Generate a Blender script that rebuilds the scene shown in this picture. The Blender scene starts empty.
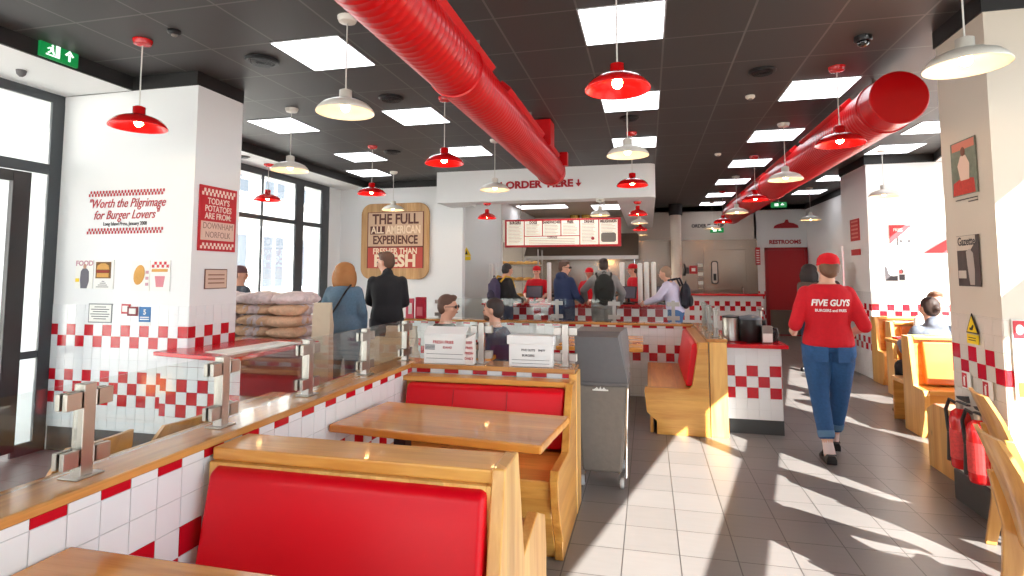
import bpy, math, random
from mathutils import Vector, Matrix, Euler
random.seed(7)
PI = math.pi
scene = bpy.context.scene
col = scene.collection
R = math.radians

# ---------------------------------------------------------------- materials
def lin(c):
    return tuple((v/255/12.92 if v/255 <= .04045 else ((v/255+.055)/1.055)**2.4) for v in c)

def mat(name, rgb, rough=.5, metal=0, coat=0, emit=None, es=0, spec=.5, bump=0, bscale=30, vary=0):
    m = bpy.data.materials.new(name); m.use_nodes = True
    nt = m.node_tree; b = nt.nodes['Principled BSDF']
    c = (*lin(rgb), 1)
    b.inputs['Base Color'].default_value = c
    b.inputs['Roughness'].default_value = rough
    b.inputs['Metallic'].default_value = metal
    b.inputs['Coat Weight'].default_value = coat
    b.inputs['Coat Roughness'].default_value = .08
    b.inputs['Specular IOR Level'].default_value = spec
    if emit:
        b.inputs['Emission Color'].default_value = (*lin(emit), 1)
        b.inputs['Emission Strength'].default_value = es
    if bump or vary:
        tc = nt.nodes.new('ShaderNodeTexCoord'); nz = nt.nodes.new('ShaderNodeTexNoise')
        nz.inputs['Scale'].default_value = bscale; nz.inputs['Detail'].default_value = 4
        nt.links.new(tc.outputs['Object'], nz.inputs['Vector'])
        if bump:
            bp = nt.nodes.new('ShaderNodeBump'); bp.inputs['Strength'].default_value = bump
            bp.inputs['Distance'].default_value = .01
            nt.links.new(nz.outputs['Fac'], bp.inputs['Height']); nt.links.new(bp.outputs['Normal'], b.inputs['Normal'])
        if vary:
            mx = nt.nodes.new('ShaderNodeMix'); mx.data_type = 'RGBA'
            mx.inputs['A'].default_value = tuple(v*(1-vary) for v in c[:3])+(1,)
            mx.inputs['B'].default_value = tuple(min(1, v*(1+vary)) for v in c[:3])+(1,)
            nt.links.new(nz.outputs['Fac'], mx.inputs['Factor']); nt.links.new(mx.outputs['Result'], b.inputs['Base Color'])
    return m

def wood(name, light, dark, axis='x', rough=.3, coat=.3, scale=1.0, knots=True):
    m = bpy.data.materials.new(name); m.use_nodes = True
    nt = m.node_tree; b = nt.nodes['Principled BSDF']; L = nt.links.new
    tc = nt.nodes.new('ShaderNodeTexCoord'); mp = nt.nodes.new('ShaderNodeMapping')
    s = {'x': (.9, 9, 9), 'y': (9, .9, 9), 'z': (9, 9, .9)}[axis]
    mp.inputs['Scale'].default_value = tuple(v*scale for v in s)
    L(tc.outputs['Object'], mp.inputs['Vector'])
    n1 = nt.nodes.new('ShaderNodeTexNoise'); n1.inputs['Scale'].default_value = 1.6; n1.inputs['Detail'].default_value = 6
    n1.inputs['Distortion'].default_value = .6
    L(mp.outputs['Vector'], n1.inputs['Vector'])
    n2 = nt.nodes.new('ShaderNodeTexNoise'); n2.inputs['Scale'].default_value = 9; n2.inputs['Detail'].default_value = 3
    L(mp.outputs['Vector'], n2.inputs['Vector'])
    ad = nt.nodes.new('ShaderNodeMath'); ad.operation = 'MULTIPLY_ADD'; ad.inputs[1].default_value = .3
    L(n2.outputs['Fac'], ad.inputs[0]); L(n1.outputs['Fac'], ad.inputs[2])
    cr = nt.nodes.new('ShaderNodeValToRGB')
    cr.color_ramp.elements[0].position = .42; cr.color_ramp.elements[1].position = .82
    cr.color_ramp.elements[0].color = (*lin(dark), 1); cr.color_ramp.elements[1].color = (*lin(light), 1)
    L(ad.outputs[0], cr.inputs['Fac'])
    out = cr.outputs['Color']
    # glued board joints, about 11 cm boards
    sp = nt.nodes.new('ShaderNodeSeparateXYZ'); L(tc.outputs['Object'], sp.inputs[0])
    other = {'x': ('Y', 'Z'), 'y': ('X', 'Z'), 'z': ('X', 'Y')}[axis]
    sm = nt.nodes.new('ShaderNodeMath'); sm.operation = 'ADD'
    L(sp.outputs[other[0]], sm.inputs[0]); L(sp.outputs[other[1]], sm.inputs[1])
    dv = nt.nodes.new('ShaderNodeMath'); dv.operation = 'DIVIDE'; dv.inputs[1].default_value = .12; L(sm.outputs[0], dv.inputs[0])
    fl = nt.nodes.new('ShaderNodeMath'); fl.operation = 'FLOOR'; L(dv.outputs[0], fl.inputs[0])
    wn = nt.nodes.new('ShaderNodeTexWhiteNoise'); wn.noise_dimensions = '1D'; L(fl.outputs[0], wn.inputs['W'])
    mr = nt.nodes.new('ShaderNodeMapRange'); mr.inputs['To Min'].default_value = .82; mr.inputs['To Max'].default_value = 1.08
    L(wn.outputs['Value'], mr.inputs['Value'])
    mm = nt.nodes.new('ShaderNodeMix'); mm.data_type = 'RGBA'; mm.blend_type = 'MULTIPLY'; mm.inputs['Factor'].default_value = 1
    L(out, mm.inputs['A']); L(mr.outputs['Result'], mm.inputs['B']); out = mm.outputs['Result']
    if knots:
        vo = nt.nodes.new('ShaderNodeTexVoronoi'); vo.inputs['Scale'].default_value = 1.0
        mp2 = nt.nodes.new('ShaderNodeMapping'); s2 = {'x': (2.2, 5, 5), 'y': (5, 2.2, 5), 'z': (5, 5, 2.2)}[axis]
        mp2.inputs['Scale'].default_value = s2; L(tc.outputs['Object'], mp2.inputs['Vector']); L(mp2.outputs['Vector'], vo.inputs['Vector'])
        cr2 = nt.nodes.new('ShaderNodeValToRGB')
        cr2.color_ramp.elements[0].position = .02; cr2.color_ramp.elements[1].position = .075
        cr2.color_ramp.elements[0].color = (.25, .12, .05, 1); cr2.color_ramp.elements[1].color = (1, 1, 1, 1)
        L(vo.outputs['Distance'], cr2.inputs['Fac'])
        m3 = nt.nodes.new('ShaderNodeMix'); m3.data_type = 'RGBA'; m3.blend_type = 'MULTIPLY'; m3.inputs['Factor'].default_value = .8
        L(out, m3.inputs['A']); L(cr2.outputs['Color'], m3.inputs['B']); out = m3.outputs['Result']
    L(out, b.inputs['Base Color'])
    b.inputs['Roughness'].default_value = rough; b.inputs['Coat Weight'].default_value = coat
    b.inputs['Coat Roughness'].default_value = .05
    return m

def glass_mat(name, tint=(1, 1, 1), refl=.06):
    m = bpy.data.materials.new(name); m.use_nodes = True
    nt = m.node_tree; nt.nodes.clear(); L = nt.links.new
    o = nt.nodes.new('ShaderNodeOutputMaterial'); t = nt.nodes.new('ShaderNodeBsdfTransparent'); g = nt.nodes.new('ShaderNodeBsdfGlossy')
    t.inputs[0].default_value = (*tint, 1); g.inputs['Roughness'].default_value = .02
    fr = nt.nodes.new('ShaderNodeLayerWeight'); fr.inputs['Blend'].default_value = .22
    mr = nt.nodes.new('ShaderNodeMapRange'); mr.inputs['To Min'].default_value = refl*.5; mr.inputs['To Max'].default_value = .28
    L(fr.outputs['Fresnel'], mr.inputs['Value'])
    mx = nt.nodes.new('ShaderNodeMixShader'); L(mr.outputs['Result'], mx.inputs[0]); L(t.outputs[0], mx.inputs[1]); L(g.outputs[0], mx.inputs[2])
    L(mx.outputs[0], o.inputs['Surface'])
    return m

def grid_mat(name, rgb, line, px, py, ox, oy, w, rough=.4, vary=.12, coat=0, stag=False, mott=.0):
    """flat surface tiled px by py with joint lines of width w; object coordinates are world coordinates"""
    m = bpy.data.materials.new(name); m.use_nodes = True
    nt = m.node_tree; b = nt.nodes['Principled BSDF']; L = nt.links.new
    def M(op, a, c=None, d=None):
        n = nt.nodes.new('ShaderNodeMath'); n.operation = op
        for i, v in enumerate((a, c, d)):
            if v is None: continue
            if isinstance(v, (int, float)): n.inputs[i].default_value = v
            else: L(v, n.inputs[i])
        return n.outputs[0]
    tc = nt.nodes.new('ShaderNodeTexCoord'); sp = nt.nodes.new('ShaderNodeSeparateXYZ'); L(tc.outputs['Object'], sp.inputs[0])
    u = M('DIVIDE', M('SUBTRACT', sp.outputs['X'], ox), px); v = M('DIVIDE', M('SUBTRACT', sp.outputs['Y'], oy), py)
    fu = M('FRACT', u); fv = M('FRACT', v)
    lx = M('GREATER_THAN', M('ABSOLUTE', M('SUBTRACT', fu, .5)), .5-w/px/2)
    ly = M('GREATER_THAN', M('ABSOLUTE', M('SUBTRACT', fv, .5)), .5-w/py/2)
    ln = M('MAXIMUM', lx, ly)
    cb = nt.nodes.new('ShaderNodeCombineXYZ'); L(M('FLOOR', u), cb.inputs[0]); L(M('FLOOR', v), cb.inputs[1])
    wn = nt.nodes.new('ShaderNodeTexWhiteNoise'); wn.noise_dimensions = '2D'; L(cb.outputs[0], wn.inputs['Vector'])
    nz = nt.nodes.new('ShaderNodeTexNoise'); nz.inputs['Scale'].default_value = 14; nz.inputs['Detail'].default_value = 5
    mpv = nt.nodes.new('ShaderNodeMapping'); mpv.inputs['Scale'].default_value = (.4, 2.2, 1); L(tc.outputs['Object'], mpv.inputs[0]); L(mpv.outputs[0], nz.inputs['Vector'])
    val = M('ADD', M('MULTIPLY', wn.outputs['Value'], vary), M('MULTIPLY', nz.outputs['Fac'], mott))
    val = M('ADD', val, 1-vary/2-mott/2)
    mm = nt.nodes.new('ShaderNodeMix'); mm.data_type = 'RGBA'; mm.blend_type = 'MULTIPLY'; mm.inputs['Factor'].default_value = 1
    mm.inputs['A'].default_value = (*lin(rgb), 1); L(val, mm.inputs['B'])
    mx = nt.nodes.new('ShaderNodeMix'); mx.data_type = 'RGBA'; L(ln, mx.inputs['Factor'])
    L(mm.outputs['Result'], mx.inputs['A']); mx.inputs['B'].default_value = (*lin(line), 1)
    L(mx.outputs['Result'], b.inputs['Base Color'])
    b.inputs['Roughness'].default_value = rough; b.inputs['Coat Weight'].default_value = coat
    bp = nt.nodes.new('ShaderNodeBump'); bp.inputs['Strength'].default_value = .25; bp.inputs['Distance'].default_value = .003
    L(M('SUBTRACT', 1, ln), bp.inputs['Height']); L(bp.outputs['Normal'], b.inputs['Normal'])
    return m

def emis(name, rgb, s):
    m = bpy.data.materials.new(name); m.use_nodes = True
    nt = m.node_tree; nt.nodes.clear()
    o = nt.nodes.new('ShaderNodeOutputMaterial'); e = nt.nodes.new('ShaderNodeEmission')
    e.inputs[0].default_value = (*lin(rgb), 1); e.inputs[1].default_value = s
    nt.links.new(e.outputs[0], o.inputs[0]); return m

WHITE = mat('white_paint', (233, 233, 232), .55)
WTILE = mat('white_tile', (236, 236, 236), .18)
RTILE = mat('red_tile', (196, 16, 34), .18)
GROUT = mat('grout', (205, 203, 200), .8)
BLACKP = mat('black_paint', (30, 28, 28), .6)
DARKF = mat('dark_frame', (62, 66, 70), .4)
BROWNF = mat('door_frame_dark', (42, 36, 36), .35)
REDV = mat('red_vinyl', (222, 2, 26), .36, bump=.12, bscale=5, spec=.3)
REDP = mat('red_enamel', (205, 14, 18), .22, coat=.5)
REDL = mat('red_laminate', (205, 20, 32), .2)
DUCTM = mat('red_duct_paint', (192, 0, 8), .32, coat=.12, spec=.35)
CREAM = mat('cream_enamel', (226, 220, 208), .3, coat=.3)
STEEL = mat('brushed_steel', (176, 168, 160), .3, metal=1)
STEELW = mat('kitchen_steel', (150, 136, 124), .24, metal=1, bump=.15, bscale=1.5)
CHROME = mat('chrome', (215, 212, 208), .12, metal=1)
CORD = mat('cord_white', (215, 212, 205), .5)
BLK = mat('black_plastic', (24, 24, 26), .4)
GREYP = mat('grey_plastic', (122, 113, 105), .45, bump=.25, bscale=26, vary=.12)
GREYD = mat('grey_plastic_dark', (96, 93, 94), .5, bump=.25, bscale=26, vary=.1)
PLINTH = mat('dark_plinth', (66, 66, 66), .4)
PAPER = mat('paper_white', (238, 236, 230), .7)
CARDW = mat('white_cardboard', (228, 226, 224), .75, bump=.1)
KRAFT = mat('kraft_paper', (176, 150, 122), .85, bump=.5, bscale=24)
SACK = mat('potato_sack', (218, 180, 148), .9, bump=1, bscale=30, vary=.3)
SACKW = mat('sack_print', (222, 206, 206), .9, bump=1, bscale=26, vary=.3)
PINE = wood('pine_x', (238, 178, 90), (208, 136, 56), 'x', coat=.18)
PINEY = wood('pine_y', (234, 172, 84), (204, 132, 54), 'y', coat=.18)
PINEZ = wood('pine_z', (244, 192, 110), (220, 152, 72), 'z', coat=.1)
TABLE = wood('table_wood', (234, 162, 74), (202, 124, 46), 'x', rough=.22, coat=.3, knots=False)
CAPW = wood('cap_wood_y', (216, 154, 84), (178, 116, 58), 'y', rough=.16, coat=.4, knots=False)
CAPWX = wood('cap_wood_x', (216, 154, 84), (178, 116, 58), 'x', rough=.16, coat=.4, knots=False)
CHAIRW = wood('chair_ply', (224, 168, 92), (190, 124, 56), 'z', knots=False)
SIGNW = wood('sign_wood', (208, 164, 112), (178, 130, 80), 'z', coat=0, rough=.6, knots=False)
GLASS = glass_mat('clear_glass', (.95, .97, .96), .08)
PANE = glass_mat('window_glass', (.97, .98, .98), .06)
SIGNRED = mat('sign_red', (190, 24, 36), .45)
TXTRED = mat('lettering_red', (176, 18, 34), .5)
TXTDK = mat('lettering_dark', (58, 52, 56), .6)
TXTW = mat('lettering_white', (240, 238, 234), .5)
TXTBR = mat('lettering_brown', (92, 46, 34), .6)
TANP = mat('tan_panel', (206, 170, 140), .6)
YEL = mat('warning_yellow', (240, 205, 20), .5)
BLUE = mat('label_blue', (40, 110, 170), .5)
GREEN = mat('exit_green', (10, 140, 70), .4, emit=(10, 150, 75), es=.35)
EXITW = mat('exit_white', (240, 250, 245), .4, emit=(235, 255, 245), es=.9)
PANEL = emis('light_panel', (250, 250, 255), 4.4)
BULB = emis('warm_bulb', (255, 200, 130), 110)
BREAD = mat('bread', (214, 160, 84), .8, bump=.6)
MENU = mat('menu_face', (240, 232, 216), .5, emit=(255, 240, 214), es=.3)
PINKM = mat('poster_pink', (200, 150, 160), .7)

# ---------------------------------------------------------------- mesh builder
class MB:
    def __init__(s): s.v = []; s.f = []; s.m = []
    def add(s, vs, fs, mi=0):
        n = len(s.v); s.v += [Vector(p) for p in vs]
        for f in fs: s.f.append([i+n for i in f]); s.m.append(mi)
        return s
    def box(s, x0, x1, y0, y1, z0, z1, mi=0):
        if x0 > x1: x0, x1 = x1, x0
        if y0 > y1: y0, y1 = y1, y0
        if z0 > z1: z0, z1 = z1, z0
        return s.add([(x0,y0,z0),(x1,y0,z0),(x1,y1,z0),(x0,y1,z0),(x0,y0,z1),(x1,y0,z1),(x1,y1,z1),(x0,y1,z1)],
                     [(0,3,2,1),(4,5,6,7),(0,1,5,4),(1,2,6,5),(2,3,7,6),(3,0,4,7)], mi)
    def prism(s, poly, ax, a, b, mi=0):
        """poly in the plane across axis ax: 'x' -> (y,z), 'y' -> (x,z), 'z' -> (x,y)"""
        def P(p, t): return {'x': (t, p[0], p[1]), 'y': (p[0], t, p[1]), 'z': (p[0], p[1], t)}[ax]
        n = len(poly); area = sum(poly[i][0]*poly[(i+1)%n][1]-poly[(i+1)%n][0]*poly[i][1] for i in range(n))
        if area < 0: poly = poly[::-1]
        vs = [P(p, a) for p in poly]+[P(p, b) for p in poly]
        fs = [list(range(n))[::-1], list(range(n, 2*n))]+[(i, (i+1)%n, n+(i+1)%n, n+i) for i in range(n)]
        flip = (ax == 'y') != (b < a)
        if flip: fs = [list(f)[::-1] for f in fs]
        return s.add(vs, fs, mi)
    def tube(s, path, rad, n=12, mi=0, cap=True, flat=None):
        path = [Vector(p) for p in path]; k = len(path)
        if isinstance(rad, (int, float)): rad = [rad]*k
        vs = []; up = None
        for i, p in enumerate(path):
            d = (path[min(i+1, k-1)]-path[max(i-1, 0)]).normalized()
            if up is None:
                up = Vector((0, 0, 1)) if abs(d.z) < .9 else Vector((0, 1, 0))
            a = d.cross(up).normalized(); b2 = a.cross(d).normalized(); up = b2
            for j in range(n):
                t = 2*PI*j/n; ra = rad[i]; rb = ra*(flat if flat else 1)
                vs.append(p+a*math.cos(t)*ra+b2*math.sin(t)*rb)
        fs = []
        for i in range(k-1):
            for j in range(n):
                fs.append((i*n+j, i*n+(j+1)%n, (i+1)*n+(j+1)%n, (i+1)*n+j))
        if cap: fs += [tuple(range(n))[::-1], tuple((k-1)*n+j for j in range(n))]
        return s.add(vs, [tuple(reversed(f)) for f in fs], mi)
    def capsule(s, p, q, r1, r2, n=12, mi=0):
        p, q = Vector(p), Vector(q); d = (q-p); L = d.length or 1e-6; d = d/L
        pa = []; ra = []
        for t in (0, .35, .7): a = (1-t)*PI/2; pa.append(p-d*r1*math.sin(a)); ra.append(max(r1*math.cos(a), r1*.08))
        pa.append(p); ra.append(r1); pa.append(q); ra.append(r2)
        for t in (.3, .65, 1): a = t*PI/2; pa.append(q+d*r2*math.sin(a)); ra.append(max(r2*math.cos(a), r2*.08))
        return s.tube(pa, ra, n, mi)
    def lathe(s, prof, c=(0, 0, 0), n=24, mi=0, sx=1, sy=1, close=True):
        vs = []; c = Vector(c)
        for r, z in prof:
            for j in range(n):
                t = 2*PI*j/n; vs.append(c+Vector((math.cos(t)*r*sx, math.sin(t)*r*sy, z)))
        fs = []
        for i in range(len(prof)-1):
            for j in range(n): fs.append((i*n+j, i*n+(j+1)%n, (i+1)*n+(j+1)%n, (i+1)*n+j))
        if close:
            fs.append(tuple(range(n))[::-1]); fs.append(tuple((len(prof)-1)*n+j for j in range(n)))
        return s.add(vs, fs, mi)
    def ell(s, c, rx, ry, rz, n=14, m=9, mi=0, rot=None):
        c = Vector(c); vs = []; M3 = Euler(rot).to_matrix() if rot else None
        for i in range(m+1):
            a = -PI/2+PI*i/m
            for j in range(n):
                t = 2*PI*j/n
                p = Vector((max(math.cos(a), .02)*math.cos(t)*rx, max(math.cos(a), .02)*math.sin(t)*ry, math.sin(a)*rz))
                if M3: p = M3 @ p
                vs.append(c+p)
        fs = [(i*n+j, i*n+(j+1)%n, (i+1)*n+(j+1)%n, (i+1)*n+j) for i in range(m) for j in range(n)]
        fs += [tuple(range(n))[::-1], tuple(m*n+j for j in range(n))]
        return s.add(vs, fs, mi)
    def xf(s, M):
        s.v = [M @ v for v in s.v]; return s
    def build(s, name, mats, parent=None, origin=None, bevel=0, smooth=False, remesh=0, seg=2):
        if not isinstance(mats, (list, tuple)): mats = [mats]
        if parent is not None: o0 = Vector(WORG[parent.name])
        elif origin is not None: o0 = Vector(origin)
        else:
            xs = [v.x for v in s.v]; ys = [v.y for v in s.v]; zs = [v.z for v in s.v]
            o0 = Vector(((min(xs)+max(xs))/2, (min(ys)+max(ys))/2, min(zs)))
        me = bpy.data.meshes.new(name); me.from_pydata([v-o0 for v in s.v], [], s.f)
        for mt in mats: me.materials.append(mt)
        if len(mats) > 1:
            for p, i in zip(me.polygons, s.m): p.material_index = i
        me.update()
        if smooth:
            for p in me.polygons: p.use_smooth = True
            if smooth != 'full' and not remesh:
                try: me.set_sharp_from_angle(angle=R(40))
                except Exception: pass
        o = bpy.data.objects.new(name, me); col.objects.link(o)
        if parent is not None: o.parent = parent
        else: o.location = o0
        WORG[o.name] = tuple(o0)
        if bevel:
            bv = o.modifiers.new('bevel', 'BEVEL'); bv.width = bevel; bv.segments = seg; bv.limit_method = 'ANGLE'; bv.angle_limit = R(40)
        if remesh:
            rm = o.modifiers.new('remesh', 'REMESH'); rm.mode = 'VOXEL'; rm.voxel_size = remesh; rm.use_smooth_shade = True
            sm = o.modifiers.new('smooth', 'SMOOTH'); sm.iterations = 4; sm.factor = .5
        return o
WORG = {}
def tag(o, label=None, cat=None, group=None, kind=None):
    if label: o['label'] = label
    if cat: o['category'] = cat
    if group: o['group'] = group
    if kind: o['kind'] = kind
    return o
def thing(name, label, cat, loc=(0, 0, 0), group=None):
    o = bpy.data.objects.new(name, None); col.objects.link(o); o.location = loc; WORG[o.name] = tuple(loc)
    o.empty_display_size = .1
    return tag(o, label, cat, group)
def struct(o): o['kind'] = 'structure'; return o
def copy_tree(o, parent=None):
    c = o.copy(); col.objects.link(c)
    if parent is not None: c.parent = parent
    for ch in list(o.children): copy_tree(ch, c)
    return c
def dup(o, loc, rz=0, label=None, scale=None):
    c = copy_tree(o); c.location = loc; c.rotation_euler = (0, 0, rz)
    if label: c['label'] = label
    if scale: c.scale = scale
    return c

def text_mb(s, size, depth=.004, bold=.0, shear=0, M=None, mi=0, sx=1, mb=None, align='CENTER', wrap=None):
    cu = bpy.data.curves.new('t', 'FONT'); cu.body = s; cu.size = size; cu.extrude = depth/2; cu.offset = bold
    cu.shear = shear; cu.align_x = align; cu.align_y = 'CENTER'; cu.resolution_u = 3
    ob = bpy.data.objects.new('t', cu)
    me = ob.to_mesh()
    vs = [Vector((v.co.x*sx, v.co.y, v.co.z)) for v in me.vertices]; fs = [tuple(p.vertices) for p in me.polygons]
    ob.to_mesh_clear(); bpy.data.objects.remove(ob); bpy.data.curves.remove(cu)
    if wrap: vs = [wrap(v) for v in vs]
    if M is not None: vs = [M @ v for v in vs]
    mb = mb or MB(); mb.add(vs, fs, mi); return mb
def face_y(x, y, z):      # text facing -Y
    return Matrix.Translation((x, y, z)) @ Euler((PI/2, 0, 0)).to_matrix().to_4x4()
def face_x(x, y, z):      # text facing -X (reads with +Y to the left)
    return Matrix.Translation((x, y, z)) @ Euler((PI/2, 0, -PI/2)).to_matrix().to_4x4()
def face_px(x, y, z):     # text facing +X
    return Matrix.Translation((x, y, z)) @ Euler((PI/2, 0, PI/2)).to_matrix().to_4x4()

# ---------------------------------------------------------------- tiled faces
def tiles(mb, plane, at, u0, u1, z0, z1, red, t=.1, ou=0, oz=0, out=-1, gap=.003, th=.004):
    """thin tiles standing on a plane ('x' or 'y') at coordinate at; index (i,k) red if red(i,k); mats 0 white 1 red"""
    i = math.floor((u0-ou)/t+1e-6)
    while ou+i*t < u1-1e-4:
        k = math.floor((z0-oz)/t+1e-6)
        while oz+k*t < z1-1e-4:
            a, b = max(u0, ou+i*t)+gap/2, min(u1, ou+(i+1)*t)-gap/2
            c, d = max(z0, oz+k*t)+gap/2, min(z1, oz+(k+1)*t)-gap/2
            if b-a > .004 and d-c > .004:
                mi = 1 if red(i, k) else 0
                if plane == 'y': mb.box(a, b, at, at+out*th, c, d, mi)
                else: mb.box(at, at+out*th, a, b, c, d, mi)
            k += 1
        i += 1
    return mb

# ================================================================ THE ROOM
FLOORM = grid_mat('floor_tile', (122, 117, 114), (60, 56, 54), .2955, .304, -.155, 3.268-.304*20, .006, rough=.32, vary=.12, mott=.16)
CEILM = grid_mat('ceiling_tile', (58, 54, 53), (96, 92, 90), .556, .6, -.414, 2.94, .014, rough=.5, vary=.05)
H = 3.2; S = 3.08
fl = MB().box(-6.5, 6.2, -1.6, 17, -.1, 0).build('floor', FLOORM, origin=(0, 0, 0)); struct(fl)
pv = MB().box(-30, 25, -25, 40, -.14, -.102).build('ground', mat('pavement', (190, 186, 180), .8), origin=(0, 0, 0)); struct(pv)
def fx(y, off=2.298): return (off+.2331*y)/.9724     # slanted street front along the right
ce = MB().prism([(-6.4, -1.6), (fx(-1.6), -1.6), (fx(9.2), 9.2), (fx(9.2), 17), (-6.4, 17)], 'z', H, H+.1).build('ceiling', CEILM, origin=(0, 0, 0)); struct(ce)
# white soffits left and right with black bulkhead faces
so = MB()
so.box(-6.3, -4.32, -1.6, 4.2, S, S+.02); so.box(-6.3, -5.07, 4.2, 9.65, S, S+.02); so.prism([(fx(-1.6, 1.76), -1.6), (fx(-1.6), -1.6), (fx(9.1), 9.1), (fx(9.1, 1.76), 9.1)], 'z', S, S+.02)
struct(so.build('trim_1', WHITE, origin=(0, 0, 0)))
bk = MB()
bk.box(-4.32, -4.3, -1.6, 4.2, S, H); bk.box(-5.07, -5.05, 4.2, 9.6, S, H); bk.prism([(fx(-1.6, 1.74), -1.6), (fx(-1.6, 1.76), -1.6), (fx(9.1, 1.76), 9.1), (fx(9.1, 1.74), 9.1)], 'z', S, H)
bk.box(-5.05, -3.64, 3.895, 4.46, S, H)
bk.box(-5.07, -3.42, 9.58, 9.6, S, H)
bk.box(1.99, 3.3, 3.88, 4.48, S, H)
bk.box(3.1, 4.4, 9.08, 9.1, S, H); bk.box(3.08, 3.1, 9.08, 10.2, S, H); bk.box(3.78, 3.8, 10.2, 15.2, S, H); bk.box(-.2, 3.8, 15.1, 15.2, S, H)
bk.box(3.1, 3.8, 10.18, 10.2, S, H)
struct(bk.build('trim_2', BLACKP, origin=(0, 0, 0)))

def chk(i, k, rows, par): return k in rows and (i+k) % 2 == par
# --- left pillar
T = .0955
struct(MB().box(-5.05, -3.64, 3.91, 4.45, .2, S).build('wall_pillar', WHITE))
t = MB(); Z0 = 1.07-11*T
red = lambda i, k: chk(i, k, (9, 10), 0) or chk(i, k, (4, 5, 6), 0)
tiles(t, 'y', 3.91, -5.05, -3.64, .2, 1.235, red, T, -4.693, Z0)
tiles(t, 'x', -3.64, 3.906, 4.45, .2, 1.235, lambda i, k: chk(i, k, (8, 9, 10), 1), T, 3.985, Z0, out=1)
struct(t.build('wall_pillar_tiling', [WTILE, RTILE]))
struct(MB().box(-5.05, -3.65, 3.92, 4.44, 0, .2).build('baseboard_pillar', PLINTH))
# --- right pillar
struct(MB().box(2.0, 3.32, 3.89, 4.47, .2, S).build('wall_column', mat('column_paint', (206, 194, 178), .5)))
t = MB()
tiles(t, 'x', 2.0, 3.886, 4.47, .2, 1.24, lambda i, k: chk(i, k, (9, 10), 0), T, 3.985-2*T+.0, Z0-.03)
tiles(t, 'y', 3.89, 2.0, 3.32, .2, 1.24, lambda i, k: chk(i, k, (9, 10), 1), T, 2.0, Z0-.03)
struct(t.build('wall_column_tiling', [mat('column_tile', (216, 208, 196), .25), RTILE]))
struct(MB().box(1.975, 3.3, 3.865, 4.5, 0, .2).build('baseboard_column', PLINTH, bevel=.01))

# --- left window wall near the camera (entrance)
FX = -5.05
def frame_bars(mb, x, bars, d=.03):
    for (y0, y1, z0, z1) in bars: e = .003 if y1-y0 > z1-z0 else 0; mb.box(x-d+e, x-e, y0, y1, z0, z1)
w = MB()
frame_bars(w, FX, [(-1.6, 3.91, 3.0, S), (-1.6, 3.91, 2.36, 2.45), (3.64, 3.91, 0, .1), (3.805, 3.91, .1, 3.0), (3.66, 3.81, .79, .85), (-1.6, 1.3, 0, .1), (1.3, 1.4, 0, 3.0), (-1.6, 1.3, 1.1, 1.16)])
struct(w.build('window_1', DARKF))
struct(MB().box(FX-.022, FX-.014, -1.6, 1.3, .1, 3.0).box(FX-.022, FX-.014, 1.4, 3.8, 2.45, 3.0).box(FX-.022, FX-.014, 3.66, 3.8, .1, 2.36).build('window_1_pane', PANE))
d = MB(); frame_bars(d, FX+.01, [(1.42, 1.52, .05, 2.35), (3.52, 3.66, .05, 2.35), (1.52, 3.52, 2.26, 2.35), (1.52, 3.52, .05, .25), (2.46, 2.6, .25, 2.26)], .05)
struct(d.build('door_1', BROWNF, bevel=.004))
struct(MB().box(FX-.022, FX-.014, 1.52, 2.46, .25, 2.26).box(FX-.022, FX-.014, 2.6, 3.52, .25, 2.26).build('door_1_pane', PANE))
# beyond the pillar
FX2 = -5.62
w = MB()
frame_bars(w, FX2, [(4.45, 9.2, 2.98, S), (4.45, 9.2, 2.31, 2.38), (4.45, 9.2, .0, .12), (8.2, 8.42, .12, 2.98), (8.96, 9.2, .12, 2.98), (7.36, 7.385, .12, 2.98), (4.45, 4.6, .12, 2.98), (4.45, 9.2, .92, .97)], .03)
struct(w.build('window_2', DARKF))
struct(MB().box(FX2-.022, FX2-.014, 4.6, 9.2, .12, 2.98).build('window_2_pane', PANE))
struct(MB().box(-6.3, -5.05, 3.92, 4.45, 0, S).box(-5.75, -5.62, 9.2, 9.6, 0, S).build('wall_left', WHITE))
# --- sign wall (far left), Y = 9.6
struct(MB().box(-6.3, -3.2, 9.6, 9.75, 0, H).build('wall_sign', WHITE))
# --- header over the counter
hd = MB()
def rrect(x0, x1, y0, y1, r, n=6):
    pts = [(x0, y0)]
    for i in range(n+1):
        a = -PI/2+PI/2*i/n; pts.append((x1-r+math.cos(a)*r, y0+r+math.sin(a)*r))
    pts += [(x1, y1), (x0, y1)]; return pts
hd.prism(rrect(-3.42, .14, 8.88, 9.25, .14), 'z', 2.68, H)
hd.box(-3.42, -2.95, 9.25, 9.6, 2.68, H); hd.box(-.46, .14, 9.25, 15.1, 2.68, H); hd.box(-3.05, -2.95, 11.4, 15.1, 2.68, H)
struct(hd.build('ceiling_header', WHITE, smooth=True))
struct(MB().box(-2.95, -.46, 9.25, 15.1, 3.02, 3.06).box(-3.9, -2.95, 9.76, 11.3, 3.02, 3.06).build('ceiling_kitchen', mat('kitchen_ceiling', (176, 160, 146), .6)))
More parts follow.
